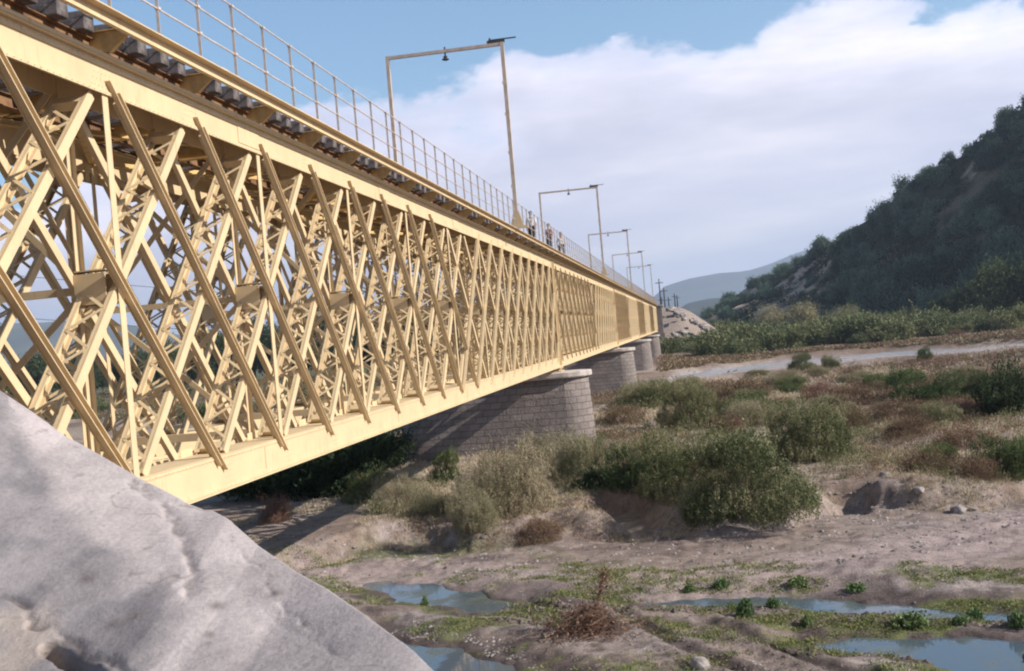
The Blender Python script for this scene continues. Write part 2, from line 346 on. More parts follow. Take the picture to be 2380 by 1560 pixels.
def gh(x, y):
    x = np.asarray(x, float); y = np.asarray(y, float)
    dc = np.hypot(x-C[0], y-C[1])
    yb = np.interp(x, bx, by) + fbm(x*.9, y*.9, oct=3, seed=3)*.5
    big = fbm(x/40, y/40, oct=3, seed=1)*.5*sstep(60, 120, y)
    h = sstep(-.55, .75, y-yb)*(.62+.35*fbm(x*.16, y*.16, oct=3, seed=5)) + big
    near = 1-sstep(70, 160, dc)
    rg = sstep(-.15, .25, fbm(x*.3, y*.5, oct=3, seed=10))
    h = h + near*(fbm(x*.55, y*.55, oct=4, seed=8)*.08 + fbm(x*2.6, y*2.6, oct=4, seed=9)*(.04+.06*rg))
    for p, d in HOLES: h = h - d*(1-sstep(-.6, .35, poly_sd(p, x, y)))
    for p, r, a in MOUNDS:
        q = np.hypot(x-p[0], y-p[1])/r; h = h + a*np.exp(-q*q*1.5)*(1+.5*fbm(x*1.7, y*1.7, oct=3, seed=12))
    for l in RUTS:
        q = line_d(l, x, y); h = h - .09*np.exp(-(q/.16)**2) + .06*np.exp(-((q-.36)/.16)**2)
    for l in TRACK:
        q = line_d(l, x, y); h = h - .05*np.exp(-(q/.5)**2)
    wob = fbm(x*.8, y*.8, oct=3, seed=31)*.45
    for p in POOLS.values():
        sd = poly_sd(p, x, y)+wob
        h = np.where(sd < 1.6, np.minimum(h, h*sstep(.2, 1.6, sd)+(ZB+.06*fbm(x*3, y*3, oct=2, seed=2))*(1-sstep(.2, 1.6, sd))+.05), h)
        h = h - .35*(1-sstep(-.75, .18, sd))
    for p in (RIVER, FARRIVER):
        sd = poly_sd(p, x, y)+wob*2; h = h - 1.0*(1-sstep(-3.5, 3.5, sd))
    # the near bank below the photographer, with the abutment's fill
    q = np.hypot((x-6.0)*.62, y+2.0); bank = np.where(y < 30, 5.6*(1-sstep(3.0, 13.5, q)), 0)
    bank = np.maximum(bank, 5.4*(1-sstep(6.0, 12.5, np.hypot(np.maximum(np.abs(x+2)-14, 0), np.maximum(y+4, 0)))))
    h = np.where(bank > .05, np.maximum(h, bank + fbm(x*.7, y*.7, oct=3, seed=14)*.25*sstep(.05, .6, bank)), h)
    # railway embankment behind the far abutment
    e = 11.2*sstep(268, 296, y)*(1-sstep(6, 24, np.abs(x+2)+fbm(x*.1, y*.1, oct=3, seed=6)*3))*(1-sstep(700, 900, y))
    return np.where(e > .05, np.maximum(h, e), h)
def gh1(x, y): return float(gh(np.array([x]), np.array([y]))[0])
ang = np.concatenate([np.linspace(-180, -48, 34)[:-1], np.linspace(-48, -30, 30)[:-1], np.linspace(-30, 32, 470)[:-1], np.linspace(32, 60, 34)[:-1], np.linspace(60, 180, 30)])
rad = np.concatenate([np.geomspace(.8, 20, 40)[:-1], np.geomspace(20, 60, 260)[:-1], np.geomspace(60, 330, 170)[:-1], np.geomspace(330, 9500, 54)])
A, RR = np.meshgrid(np.radians(ang), rad, indexing='ij')
gx = C[0]+RR*(np.sin(A)*RT[0]+np.cos(A)*FW[0]); gy = C[1]+RR*(np.sin(A)*RT[1]+np.cos(A)*FW[1]); gz = gh(gx, gy)
na, nr = A.shape; ii, jj = np.meshgrid(np.arange(na-1), np.arange(nr-1), indexing='ij'); k0 = (ii*nr+jj).ravel()
GF = np.stack([k0, k0+nr, k0+nr+1, k0+1], 1)
def mixc(a, b, w): return a*(1-w[..., None])+np.array(b)*w[..., None]
def ground_colour(x, y, z):
    c = np.zeros(x.shape+(3,)); c[:] = (.36, .295, .25)
    n1 = fbm(x*.35, y*.35, oct=4, seed=41); n2 = fbm(x*1.3, y*1.3, oct=4, seed=42); n3 = fbm(x*.12, y*.12, oct=3, seed=43)
    yb = np.interp(x, bx, by)
    c = mixc(c, (.43, .375, .345), sstep(.0, .35, n1))                      # gravel
    c = mixc(c, (.24, .19, .165), sstep(.12, .4, n2)*.7)                    # damp mud
    dp = np.full(x.shape, 1e9)
    for p in POOLS.values(): dp = np.minimum(dp, poly_sd(p, x, y))
    dp = dp + n2*.8
    n4 = fbm(x*2.2+7, y*3.4, oct=5, seed=44); c = mixc(c, (.15, .12, .11), sstep(.10, .34, n4)*(1-sstep(1.5, 5.0, dp))*.8)
    c = mixc(c, (.19, .15, .135), sstep(.15, .4, fbm(x*.5, y*1.2, oct=5, seed=45))*.7)
    c = mixc(c, (.11, .088, .08), (1-sstep(.3, 1.2, dp))*.85)
    low = 1-sstep(-.5, 2.0, y-yb)
    algae = sstep(-.02, .18, fbm(x*.45+3, y*.9, oct=4, seed=51)+.10*(1-sstep(0, 4, dp)))*low*(1-sstep(2.0, 5.5, dp))
    c = mixc(c, (.20, .225, .085), algae*.8*sstep(-.3, .15, n2))
    tr = np.minimum(line_d(TRACK[0], x, y), line_d(TRACK[1], x, y))
    c = mixc(c, (.47, .385, .35), (1-sstep(.7, 1.9, tr+n2*.4))*.85)
    mudA = PX((900, 1335), (1400, 1350), (1420, 1420), (1250, 1430), (1130, 1380)); c = mixc(c, (.20, .165, .15), (1-sstep(-1, .6, poly_sd(mudA, x, y)+n2))*.75)
    rd_ = np.minimum.reduce([line_d(l, x, y) for l in RUTS]); c = mixc(c, (.13, .105, .095), np.exp(-(rd_/.22)**2)*.85)
    for l in TRACK: q_ = line_d(l, x, y); c = mixc(c, (.27, .22, .20), np.exp(-((np.abs(q_-.75))/.16)**2)*.5*sstep(-.3, .2, n1))
    # dry terrace, then browner flats, then green beyond the river
    t = sstep(-.2, 1.2, y-yb+n2*1.2)*sstep(20, 30, y)
    c = mixc(c, (.43, .36, .285), t*.9)
    c = mixc(c, (.24, .165, .125), t*sstep(.0, .35, n1)*.6)
    c = mixc(c, (.205, .15, .115), sstep(80, 125, y)*sstep(-.2, .25, n3)*.7)
    rb = poly_sd(RIVERBAR, x, y)+fbm(x*.2, y*.2, oct=3, seed=61)*2.5
    c = mixc(c, (.42, .39, .375), 1-sstep(-2.6, -.4, rb))
    c = mixc(c, (.55, .52, .5), 1-sstep(-3.0, 3.0, poly_sd(FARRIVER, x, y)))
    c = mixc(c, (.22, .16, .12), sstep(170, 185, y)*(1-sstep(215, 240, y)))
    c = mixc(c, (.10, .125, .06), sstep(215, 245, y)*.85)
    em = sstep(.6, 3.0, z)*sstep(255, 268, y); c = mixc(c, (.36, .30, .25), em)
    c = mixc(c, (.33, .27, .23), sstep(.9, 1.6, z)*(1-sstep(18, 22, y)))
    return c*np.array([.72, .70, .73])*(1-.0*z[..., None])
gc = ground_colour(gx, gy, gz)
tag(link('ground', npmesh('ground', np.stack([gx, gy, gz], -1).reshape(-1, 3), GF, M['ground'], True, gc.reshape(-1, 3))), kind='structure')

wm, wn, wb = nodes('still_water'); wb.inputs['Base Color'].default_value = (.085, .10, .115, 1); wb.inputs['Roughness'].default_value = .04; wb.inputs['IOR'].default_value = 1.33; wb.inputs['Specular IOR Level'].default_value = .9
tcw = wn.nodes.new('ShaderNodeTexCoord'); nw = N(wn, 'ShaderNodeTexNoise', Scale=1.6, Detail=3.0); wn.links.new(tcw.outputs['Object'], nw.inputs['Vector'])
bw = N(wn, 'ShaderNodeBump', Strength=.05, Distance=.05); wn.links.new(nw.outputs['Fac'], bw.inputs['Height']); wn.links.new(bw.outputs['Normal'], wb.inputs['Normal'])
n3w = N(wn, 'ShaderNodeTexNoise', Scale=.7, Detail=7.0, Roughness=.6); wn.links.new(tcw.outputs['Object'], n3w.inputs['Vector'])
rw_ = ramp(wn, n3w.outputs['Fac'], [(.46, (.07, .095, .125)), (.62, (.085, .10, .09)), (.72, (.13, .135, .06))]); wn.links.new(rw_.outputs['Color'], wb.inputs['Base Color'])
rr_ = ramp(wn, n3w.outputs['Fac'], [(.50, (.04, .04, .04)), (.66, (.45, .45, .45))]); wn.links.new(rr_.outputs['Color'], wb.inputs['Roughness'])
rm, rn, rb_ = nodes('river_water'); rb_.inputs['Base Color'].default_value = (.26, .265, .28, 1); rb_.inputs['Roughness'].default_value = .25
tcw = rn.nodes.new('ShaderNodeTexCoord'); nw = N(rn, 'ShaderNodeTexNoise', Scale=.9, Detail=4.0); rn.links.new(tcw.outputs['Object'], nw.inputs['Vector'])
bw = N(rn, 'ShaderNodeBump', Strength=.35, Distance=.2); rn.links.new(nw.outputs['Fac'], bw.inputs['Height']); rn.links.new(bw.outputs['Normal'], rb_.inputs['Normal'])
def sheet(name, poly, z, grow, mat):
    c = np.mean([p[:2] for p in poly], 0); P = [c+(p[:2]-c)*1.0+(p[:2]-c)/max(.01, np.hypot(*(p[:2]-c)))*grow for p in poly]
    me = bpy.data.meshes.new(name); me.from_pydata([(p[0], p[1], z) for p in P], [], [tuple(range(len(P)))]); me.update(); me.materials.append(mat)
    o = link(name, me); tag(o, kind='structure'); return o
for k, p in POOLS.items(): sheet('pool_water', p, ZB-.02, .9, wm)
sheet('river_water', RIVER, -.42, 3, rm); sheet('river_water', FARRIVER, -.42, 3, rm)

# ------------------------------------------------------------------ hill and mountains
def interp_profile(pts):
    q, u = zip(*[QU(*p) for p in pts]); return np.array(q), np.array(u)
hq, hu = interp_profile([(1560, 752), (1640, 738), (1690, 700), (1760, 652), (1850, 612), (1900, 585), (1960, 552), (2030, 500), (2110, 440), (2160, 398), (2230, 362), (2270, 322), (2330, 292), (2380, 252), (2600, 120), (3000, -60), (3600, -150)])
def hill_tb(q): return 188.9/(.9*q+.23)
def hill_tc(q):
    t = 196.1/np.maximum(.9*q+.23-np.interp(q, hq, hu), .16); return hill_tb(q)+np.maximum(t-hill_tb(q), 8)*(1+1.8*(1-sstep(.22, .35, q)))
def hill_z(q, v):                              # v 0 foot, 1 crest, 2 far foot
    tb, tc = hill_tb(q), np.maximum(hill_tc(q), hill_tb(q)+8); hc = np.interp(q, hq, hu)*tc+C[2]
    t = np.where(v <= 1, tb+(tc-tb)*v, tc+(v-1)*220); z = np.where(v <= 1, hc*v, hc*(1-(v-1)**1.5))
    return t, z
qs = np.linspace(hq[0], 1.25, 230); vs = np.concatenate([np.linspace(-.06, 1, 110), np.linspace(1, 2, 24)[1:]])
Q, V_ = np.meshgrid(qs, vs, indexing='ij'); T_, Z_ = hill_z(Q, V_)
wx = C[0]+RT[0]*Q*T_+FW[0]*T_; wy = C[1]+RT[1]*Q*T_+FW[1]*T_
amp = np.clip(Z_/12, 0, 1)
Z_ = Z_ + amp*(fbm(wx/28, wy/28, oct=5, seed=71)*3.0 + fbm(wx/7, wy/7, oct=3, seed=72)*.7) - .3
hc_ = np.zeros(Q.shape+(3,)); hc_[:] = (.055, .052, .035)
n = fbm(wx/16, wy/16, oct=4, seed=73)
hc_ = mixc(hc_, (.44, .325, .245), sstep(.12, .4, n+.7*(1-sstep(.27, .34, Q))-.12)); hc_ = mixc(hc_, (.40, .30, .22), sstep(.46, .49, Q)*sstep(.0, .2, n)*sstep(.25, .4, V_)*(1-sstep(.75, .9, V_)))
hc_ = mixc(hc_, (.17, .125, .09), sstep(.18, .36, fbm(wx/13+5, wy/13, oct=4, seed=79))*.9); hc_ = mixc(hc_, (.045, .055, .032), sstep(-.1, .3, fbm(wx/9, wy/9, oct=3, seed=75))*.8)
nq, nv = Q.shape; ii, jj = np.meshgrid(np.arange(nq-1), np.arange(nv-1), indexing='ij'); k0 = (ii*nv+jj).ravel()
tag(link('hillside', npmesh('hillside', np.stack([wx, wy, Z_], -1).reshape(-1, 3), np.stack([k0, k0+nv, k0+nv+1, k0+1], 1), M['hill'], True, hc_.reshape(-1, 3))), kind='structure')
HV, HQ = V_, Q
def hill_pt(q, v):
    i = int(np.clip(np.searchsorted(qs, q), 1, nq-1)); j = int(np.clip(np.searchsorted(vs, v), 1, nv-1))
    a = (q-qs[i-1])/(qs[i]-qs[i-1]); b = (v-vs[j-1])/(vs[j]-vs[j-1])
    def f(X): return (X[i-1, j-1]*(1-a)+X[i, j-1]*a)*(1-b)+(X[i-1, j]*(1-a)+X[i, j]*a)*b
    return np.array((f(wx), f(wy), f(Z_)))
def range_(name, pts, t0, t1, seed, col, rough):
    q, u = interp_profile(pts); qs_ = np.linspace(q[0], q[-1], 160); v = np.linspace(0, 2, 60)
    Qm, Vm = np.meshgrid(qs_, v, indexing='ij'); h = np.maximum(np.interp(Qm, q, u)*t1+C[2], 0)
    T = t0+(t1-t0)*Vm; Zm = np.where(Vm < 1, h*sstep(-.3, 1.0, Vm)*Vm**.3, h*(2-Vm)**.8)
    X = C[0]+RT[0]*Qm*T+FW[0]*T; Y = C[1]+RT[1]*Qm*T+FW[1]*T
    sc = t1/12; Zm = np.maximum(Zm*(1+rough*fbm(X/sc, Y/sc, oct=5, seed=seed)), -2)
    c = np.zeros(Qm.shape+(3,)); c[:] = col; c = mixc(c, np.array(col)*1.7, sstep(0, .4, fbm(X/sc*1.5, Y/sc*1.5, oct=4, seed=seed+5)))
    n0, n1 = Qm.shape; i2, j2 = np.meshgrid(np.arange(n0-1), np.arange(n1-1), indexing='ij'); k = (i2*n1+j2).ravel()
    tag(link(name, npmesh(name, np.stack([X, Y, Zm], -1).reshape(-1, 3), np.stack([k, k+n1, k+n1+1, k+1], 1), M['mount'], True, c.reshape(-1, 3))), kind='structure')
range_('mountain_range', [(1440, 735), (1500, 708), (1545, 668), (1600, 652), (1660, 640), (1740, 626), (1800, 604), (1860, 582), (1950, 560), (2100, 520), (2400, 500), (2600, 560)], 5200, 7200, 81, (.045, .055, .062), .10)
range_('mountain_foothill', [(1500, 762), (1560, 728), (1600, 704), (1650, 694), (1700, 690), (1800, 676), (1900, 680), (2100, 720)], 2300, 3100, 84, (.03, .036, .025), .08)
range_('mountain_ridge', [(-700, 760), (-300, 742), (0, 751), (150, 746), (300, 757), (450, 785), (600, 805), (800, 818)], 3600, 4600, 87, (.06, .065, .045), .06)
# ------------------------------------------------------------------ bridge
Y0, LS, NP_ = 9.4, 51.3, 20
P_ = LS/NP_; ZBOT = 5.25; H = 6.0; WB = 3.75; CH = .51
CRM = M['cream']
def chord_mesh(top):
    b = MB(); z0, z1 = (H-CH, H-.05) if top else (0, CH)
    b.box((-.018, .02, z0), (0, LS-.02, z1)); b.box((-.59, .02, z0), (-.572, LS-.02, z1))
    if top:
        b.box((-.69, .02, H-.05), (.095, LS-.02, H)); b.box((-.64, .02, H+.001), (.05, LS-.02, H+.022))
        b.box((.001, .03, H-.16), (.014, LS-.03, H-.051)); b.box((.001, .03, z0+.001), (.012, LS-.03, z0+.05)); b.box((.015, .03, H-.066), (.085, LS-.03, H-.052))
    else:
        b.box((-.64, .02, -.03), (.05, LS-.02, -.001)); b.box((.001, .03, .002), (.014, LS-.03, .07)); b.box((.001, .03, CH-.055), (.012, LS-.03, CH-.004))
        b.box((-.57, .02, CH), (.012, LS-.02, CH+.012))
    for k in range(NP_): yn = (k+.5)*P_; z2, z3 = ((H-.66, H-.10) if top else (.12, .64)); b.box((-.571, yn-.2, z2), (-.564, yn+.2, z3))
    for k in range(1, 6):
        y = LS*k/6
        b.box((.001, y-.45, z0+.07), (.011, y+.45, z1-.12 if top else z1-.07))
    y = .1
    while y < LS*.75:
        if top: b.rivet((.0145, y, H-.105), .022, .016); b.rivet((.0125, y+.07, z0+.025), .02, .014)
        else: b.rivet((.0125, y, CH-.03), .02, .014); b.rivet((.0145, y+.06, .035), .02, .014)
        y += .13
    for k in range(NP_//2+2):
        yn = (k+.5)*P_
        for i in range(4):
            for j in range(5):
                b.rivet((.0005, yn-.35+j*.09+i*.05 if top else yn+.12+j*.09-i*.05, z0+.09+i*.085), .016, .012)
    return b.mesh('top_chord' if top else 'bottom_chord', CRM)
ZA, ZT = .24, H-.27
YPL = (.16, LS-.16)
def diag_mesh(sgn, channel, y0, y1, z0, z1):
    """one lattice member from (y0,z0) at the bottom to (y1,z1) at the top"""
    b = MB(); d = Vector((0, y1-y0, z1-z0)); ln = d.length; d.normalize(); v = Vector((1, 0, 0)).cross(d)
    def pt(x, s, off): q = Vector((x, y0, z0))+d*s+v*off; return q
    X = (1, 0, 0)
    full_lo = CH*.55/abs(d.z) if z0 < .3 else .05; full_hi = ln-(CH*.55/abs(d.z) if z1 > H-.6 else .05)
    if channel:
        # a pair of outstanding angles, web between them behind the chord plates
        b.bar(pt(-.034, full_lo, 0), pt(-.034, full_hi, 0), X, .009, .044)
        for s in (-1, 1):
            e0, e1 = (0.02, ln-.28) if s*sgn > 0 else (.22, ln-.04)
            b.bar(pt(.041, e0, s*.046), pt(.041, e1, s*.046), X, .036, .007)
            b.bar(pt(-.012, full_lo, s*.02), pt(-.012, full_hi, s*.02), X, .0085, .018)
        s = .3
        while s < ln-.3:
            for o in (-1, 1): b.rivet(tuple(pt(-.004, s, o*.02)), .012, .012)
            s += .16
        b.bar(pt(-.60, full_lo, 0), pt(-.60, full_hi, 0), X, .008, .06)
        b.bar(pt(-.64, full_lo, .05), pt(-.64, full_hi, .05), X, .03, .008)
    else:
        b.bar(pt(-.062, full_lo, 0), pt(-.062, full_hi, 0), X, .010, .070)
        b.bar(pt(-.54, full_lo, 0), pt(-.54, full_hi, 0), X, .010, .070)
        for o in (-1, 1):
            b.bar(pt(-.10, full_lo, o*.058), pt(-.10, full_hi, o*.058), X, .028, .007)
            b.bar(pt(-.502, full_lo, o*.058), pt(-.502, full_hi, o*.058), X, .028, .007)
            s = full_lo+.25; fl = o > 0
            while s < full_hi-.5:
                a, c = ((-.10, -.502) if fl else (-.502, -.10))
                b.bar(pt(a, s, o*.068), pt(c, s+.34, o*.068), v, .005, .022); fl = not fl; s += .34
        for s in (full_lo+.12, full_hi-.15): b.bar(pt(-.09, s, 0), pt(-.51, s, 0), v, .065, .06)
    return b.mesh('diagonal', CRM)
RUN = 2*P_
def members():
    out = []
    for sgn in (-1, 1):                        # -1: falls towards the far end, 1: rises
        for k in range(-2, NP_):
            yb_, yt_ = ((k+2.5)*P_, (k+.5)*P_) if sgn < 0 else ((k+.5)*P_, (k+2.5)*P_)
            za, zb = ZA, ZT; ya, yc = yb_, yt_
            lo, hi = YPL
            if max(ya, yc) <= lo+.3 or min(ya, yc) >= hi-.3: continue
            for _ in (0, 1):
                for L_ in YPL:
                    if (ya-L_)*(yc-L_) < 0:
                        zc = za+(zb-za)*(L_-ya)/(yc-ya)
                        inside_a = lo <= ya <= hi
                        if inside_a: yc, zb = L_, zc
                        else: ya, za = L_, zc
            ch = ((yb_+yt_)/2 < LS/2+.01) == (sgn < 0)
            out.append((sgn, ch, ya, yc, za, zb, abs((ya-yc)) > RUN-.01))
    return out
MEMB = members(); FULLM = {}
def post_mesh(end=False):
    b = MB()
    if end:
        b.box((-.02, -.15, CH), (.004, .15, H-CH)); b.box((-.592, -.15, CH), (-.57, .15, H-CH)); b.box((-.57, -.012, CH), (-.02, .012, H-CH)); b.box((.005, -.16, .05), (.03, .16, H-.06))
        b.box((.031, -.012, .08), (.10, .012, H-.17))
    else:
        b.box((-.030, -.07, CH*.4), (-.020, .07, H-CH*.4)); b.box((-.09, .06, CH*.4), (-.031, .07, H-CH*.4))
        b.box((-.60, -.055, CH), (-.59, .055, H-CH)); b.box((-.585, .045, CH), (-.53, .055, H-CH))
        b.box((-.585, -.15, H/2-.2), (-.15, -.132, H/2+.2)); b.box((-.585, .132, H/2-.2), (-.15, .15, H/2+.2)); b.box((-.585, -.13, H/2-.25), (-.15, .13, H/2-.235)); b.box((-.585, -.13, H/2+.235), (-.15, .13, H/2+.25))
    return b.mesh('end_post' if end else 'post', CRM)
ME_TOP, ME_BOT, ME_POST, ME_END = chord_mesh(True), chord_mesh(False), post_mesh(), post_mesh(True)
def build_truss(parent, x, mirror):
    tr = link('lattice_truss', None, parent, (x, 0, 0)); tr.empty_display_size = .3
    if mirror: tr.scale = (-1, 1, 1)
    link('top_chord', ME_TOP, tr); link('bottom_chord', ME_BOT, tr)
    for y in (.16, LS-.16): link('end_post', ME_END, tr, (0, y, 0))
    for k in range(1, NP_, 2): link('post', ME_POST, tr, (0, (k+.5)*P_, 0))
    for sgn, ch, ya, yc, za, zb, full in MEMB:
        ym = min(ya, yc)
        if full:
            key = (sgn, ch)
            if key not in FULLM: FULLM[key] = diag_mesh(sgn, ch, ya-ym, yc-ym, za, zb)
            link('diagonal', FULLM[key], tr, (0, ym, 0))
        else:
            key = (sgn, ch, round(ya, 2), round(yc, 2))
            if key not in FULLM: FULLM[key] = diag_mesh(sgn, ch, ya, yc, za, zb)
            link('diagonal', FULLM[key], tr)
    return tr
def girder_mesh():
    b = MB(); y = 0
    xo, xi = .46, -WB-.46
    poly = [(.13, 6.03), (.43, 6.29), (.43, 6.30), (-WB-.43, 6.30), (-WB-.43, 6.29), (-WB-.13, 6.03)]
    b.prism([(q[0], q[1]) for q in poly], 1, -.008, .008)
    for s in (1, -1):                          # lower flange of the bracket, sloping out to the edge beam
        f = (lambda x: x) if s > 0 else (lambda x: -WB-x)
        b.bar((f(.125), y, 6.028), (f(.445), y, 6.30), (0, 1, 0), .032, .008)
        b.bar((f(-.22), y-.03, 6.02), (f(-.22), y-.03, 6.30), (0, 1, 0), .02, .05)
    b.box((-WB-.43, -.06, 6.301), (.43, .06, 6.312)); b.box((-WB+.2, -.07, 6.023), (-.2, .07, 6.032))
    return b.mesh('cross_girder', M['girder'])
ME_GIRD = girder_mesh()
bs = MB(); bs.box((-WB-.10, -.12, 6.232), (.055, .12, 6.47)); ME_SLEEP = bs.mesh('sleeper', M['timber'], .012)
def sway_mesh():
    b = MB(); xa, xb = -.60, -WB+.60
    b.bar((xa, 0, H/2), (xb, 0, H/2), (0, 0, 1), .05, .045); b.bar((xa, 0, CH+.12), (xb, 0, CH+.12), (0, 0, 1), .07, .05)
    for za, zb in ((CH+.2, H/2-.1), (H/2-.1, CH+.2), (H/2+.1, H-.2), (H-.2, H/2+.1)):
        b.bar((xa, .02 if za < zb else -.02, za), (xb, .02 if za < zb else -.02, zb), (0, 1, 0), .012, .045)
    return b.mesh('sway_brace', CRM)
ME_SWAY = sway_mesh()
def lateral_mesh(z):
    b = MB()
    for s in (1, -1):
        y0, y1 = (0, P_*2) if s > 0 else (P_*2, 0)
        b.bar((-.60, y0, z+.012*s), (-WB+.60, y1, z+.012*s), (0, 0, 1), .008, .05); b.bar((-.60, y0, z+.05+.012*s), (-WB+.60, y1, z+.05+.012*s), (0, 0, 1), .03, .008)
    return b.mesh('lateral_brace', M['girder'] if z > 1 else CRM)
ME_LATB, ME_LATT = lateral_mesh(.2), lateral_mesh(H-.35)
be = MB(); be.box((.455, .01, 6.16), (.475, LS-.01, 6.31)); be.box((.40, .01, 6.311), (.59, LS-.01, 6.327)); be.box((.476, .01, 6.161), (.52, LS-.01, 6.171))
for k in range(12): y = (k+.5)*LS/12; be.box((.42, y-.12, 6.328), (.58, y+.12, 6.342))
ME_EDGE = be.mesh('edge_beam', CRM)
def rail_mesh():
    b = MB()
    for h in (1.165, .78, .39): b.tube((.5, .02, 6.327+h), (.5, LS-.02, 6.327+h), .014, n=6)
    return b.mesh('railing', M['creamrail'])
ME_RAILG = rail_mesh()
bp_ = MB(); bp_.box((-.022, -.025, 0), (.022, -.018, 1.15)); bp_.box((-.022, -.018, 0), (-.015, .025, 1.15)); bp_.box((-.05, -.05, 0), (.05, .05, .02))
for h in (.38, .77, 1.14): bp_.box((-.03, -.035, h), (.03, .035, h+.035))
ME_RPOST = bp_.mesh('railing_post', M['creamrail'])
br_ = MB()
for x in (-1.04, -2.71): br_.box((x-.06, 0, 6.475), (x+.06, LS, 6.495)); br_.box((x-.012, 0, 6.495), (x+.012, LS, 6.58)); br_.box((x-.035, 0, 6.58), (x+.035, LS, 6.61))
ME_RAIL = br_.mesh('rail', M['steel'])
bt = MB()
for x in (-.17, -1.04, -2.71, -WB+.17):
    bt.box((x-.01, .1, 6.035), (x+.01, LS-.1, 6.22)); bt.box((x-.07, .1, 6.2205), (x+.07, LS-.1, 6.231)); bt.box((x-.07, .1, 6.024), (x+.07, LS-.1, 6.0345))
ME_STR = bt.mesh('track_deck', M['shadebeam'])
def build_span(name, y, label):
    sp = empty(name, (0, y, ZBOT), label, 'bridge span', 'yellow lattice spans of the railway bridge')
    build_truss(sp, 0, False); build_truss(sp, -WB, True)
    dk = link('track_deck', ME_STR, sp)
    for k in range(NP_):
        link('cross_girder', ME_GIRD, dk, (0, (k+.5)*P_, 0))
        if k % 2: link('sway_brace', ME_SWAY, dk, (0, (k+.5)*P_, 0))
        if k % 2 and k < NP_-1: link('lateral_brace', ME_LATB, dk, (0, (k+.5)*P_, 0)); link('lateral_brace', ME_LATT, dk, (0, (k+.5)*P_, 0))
    for k in range(NP_):
        for i in range(4): link('sleeper', ME_SLEEP, dk, (RS.uniform(-.03, .04), k*P_+P_*.5+.32+i*.642, RS.uniform(-.002, .006))) if k*P_+P_*.5+.32+i*.642 < LS-.15 else None
    for i in range(2): link('sleeper', ME_SLEEP, dk, (RS.uniform(-.03, .03), .3+i*.62, 0))
    link('rail', ME_RAIL, dk)
    link('edge_beam', ME_EDGE, sp)
    far = link('edge_beam', ME_EDGE, sp, (-WB, 0, 0)); far.scale = (-1, 1, 1)
    rg = link('railing', ME_RAILG, sp)
    for k in range(2*NP_): link('railing_post', ME_RPOST, rg, (.5, (k+.5)*P_/2, 6.327))
    return sp
ORD = ['nearest pale yellow lattice bridge span, rising over the grey boulder', 'second yellow lattice bridge span, between the first and second stone piers', 'third yellow lattice bridge span, between the second and third stone piers',
       'fourth yellow lattice bridge span, between the third and last stone piers', 'farthest yellow lattice bridge span, ending at the dark stone abutment']
for i in range(5): build_span('bridge_span', Y0+i*LS, ORD[i])

# ------------------------------------------------------------------ piers
def stadium(xa, xb, hw, n=14):
    pts = []
    for i in range(n+1): a = -math.pi/2+math.pi*i/n; pts.append((xb-hw+hw*math.cos(a), hw*math.sin(a)))
    for i in range(n+1): a = math.pi/2+math.pi*i/n; pts.append((xa+hw+hw*math.cos(a), hw*math.sin(a)))
    dense = []
    for i in range(len(pts)):
        a, b = pts[i], pts[(i+1) % len(pts)]; m = max(1, int(math.hypot(b[0]-a[0], b[1]-a[1])/.4))
        for j in range(m): dense.append((a[0]+(b[0]-a[0])*j/m, a[1]+(b[1]-a[1])*j/m))
    return dense
def loft(rings, mat, name, cap=True, smooth=True):
    V, Fc, UV = [], [], []; n = len(rings[0][0])
    for pts, z in rings:
        s = 0
        for i in range(n+1):
            p = pts[i % n]
            if i: q = pts[i-1]; s += math.hypot(p[0]-q[0], p[1]-q[1])
            V.append((p[0], p[1], z)); UV.append((s, z))
    for r in range(len(rings)-1):
        for i in range(n): a = r*(n+1)+i; Fc.append((a, a+1, a+n+2, a+n+1))
    me = bpy.data.meshes.new(name); fs = list(Fc)
    if cap: fs.append(tuple((len(rings)-1)*(n+1)+i for i in range(n))); fs.append(tuple(i for i in range(n-1, -1, -1)))
    me.from_pydata(V, [], fs); me.update(); me.materials.append(mat)
    l = me.uv_layers.new(name='UVMap')
    for p in me.polygons:
        for li in p.loop_indices: l.data[li].uv = UV[me.loops[li].vertex_index]
        p.use_smooth = smooth and len(p.vertices) == 4
    return me
XA, XB, ZC = -9.2, 1.5, 4.62
rings = [(stadium(XA-.32*t, XB+.32*t, 1.25+.30*t), ZC-t*6.2) for t in (0, .15, .3, .45, .6, .75, .9, 1.0)][::-1]
ME_SHAFT = loft(rings, M['ash'], 'pier_shaft')
ME_CAP = loft([(stadium(XA-.05, XB+.05, 1.33), ZC), (stadium(XA-.20, XB+.20, 1.46), ZC+.06), (stadium(XA-.22, XB+.22, 1.48), ZC+.10), (stadium(XA-.22, XB+.22, 1.48), ZC+.32), (stadium(XA-.16, XB+.16, 1.42), ZC+.36)], M['cap'], 'pier_cap', smooth=False)
bb = MB(); z = ZC+.36
bb.box((-.34, -.30, z), (.34, .30, z+.06)); bb.box((-.26, -.06, z+.06), (.26, .06, ZBOT-.10)); bb.box((-.30, -.24, ZBOT-.10), (.30, .24, ZBOT-.032))
for s in (-.2, 0, .2): bb.prism([(-.24, z+.06), (.24, z+.06), (.12, ZBOT-.1), (-.12, ZBOT-.1)], 0, s-.02, s+.02)
ME_BEAR = bb.mesh('bearing', CRM)
PL = ['nearest grey stone pier with rounded ends, bushes at its foot', 'second round-ended stone pier, partly behind the nearest one', 'third stone pier, its bright round end standing on the river gravel', 'last and smallest stone pier before the far abutment']
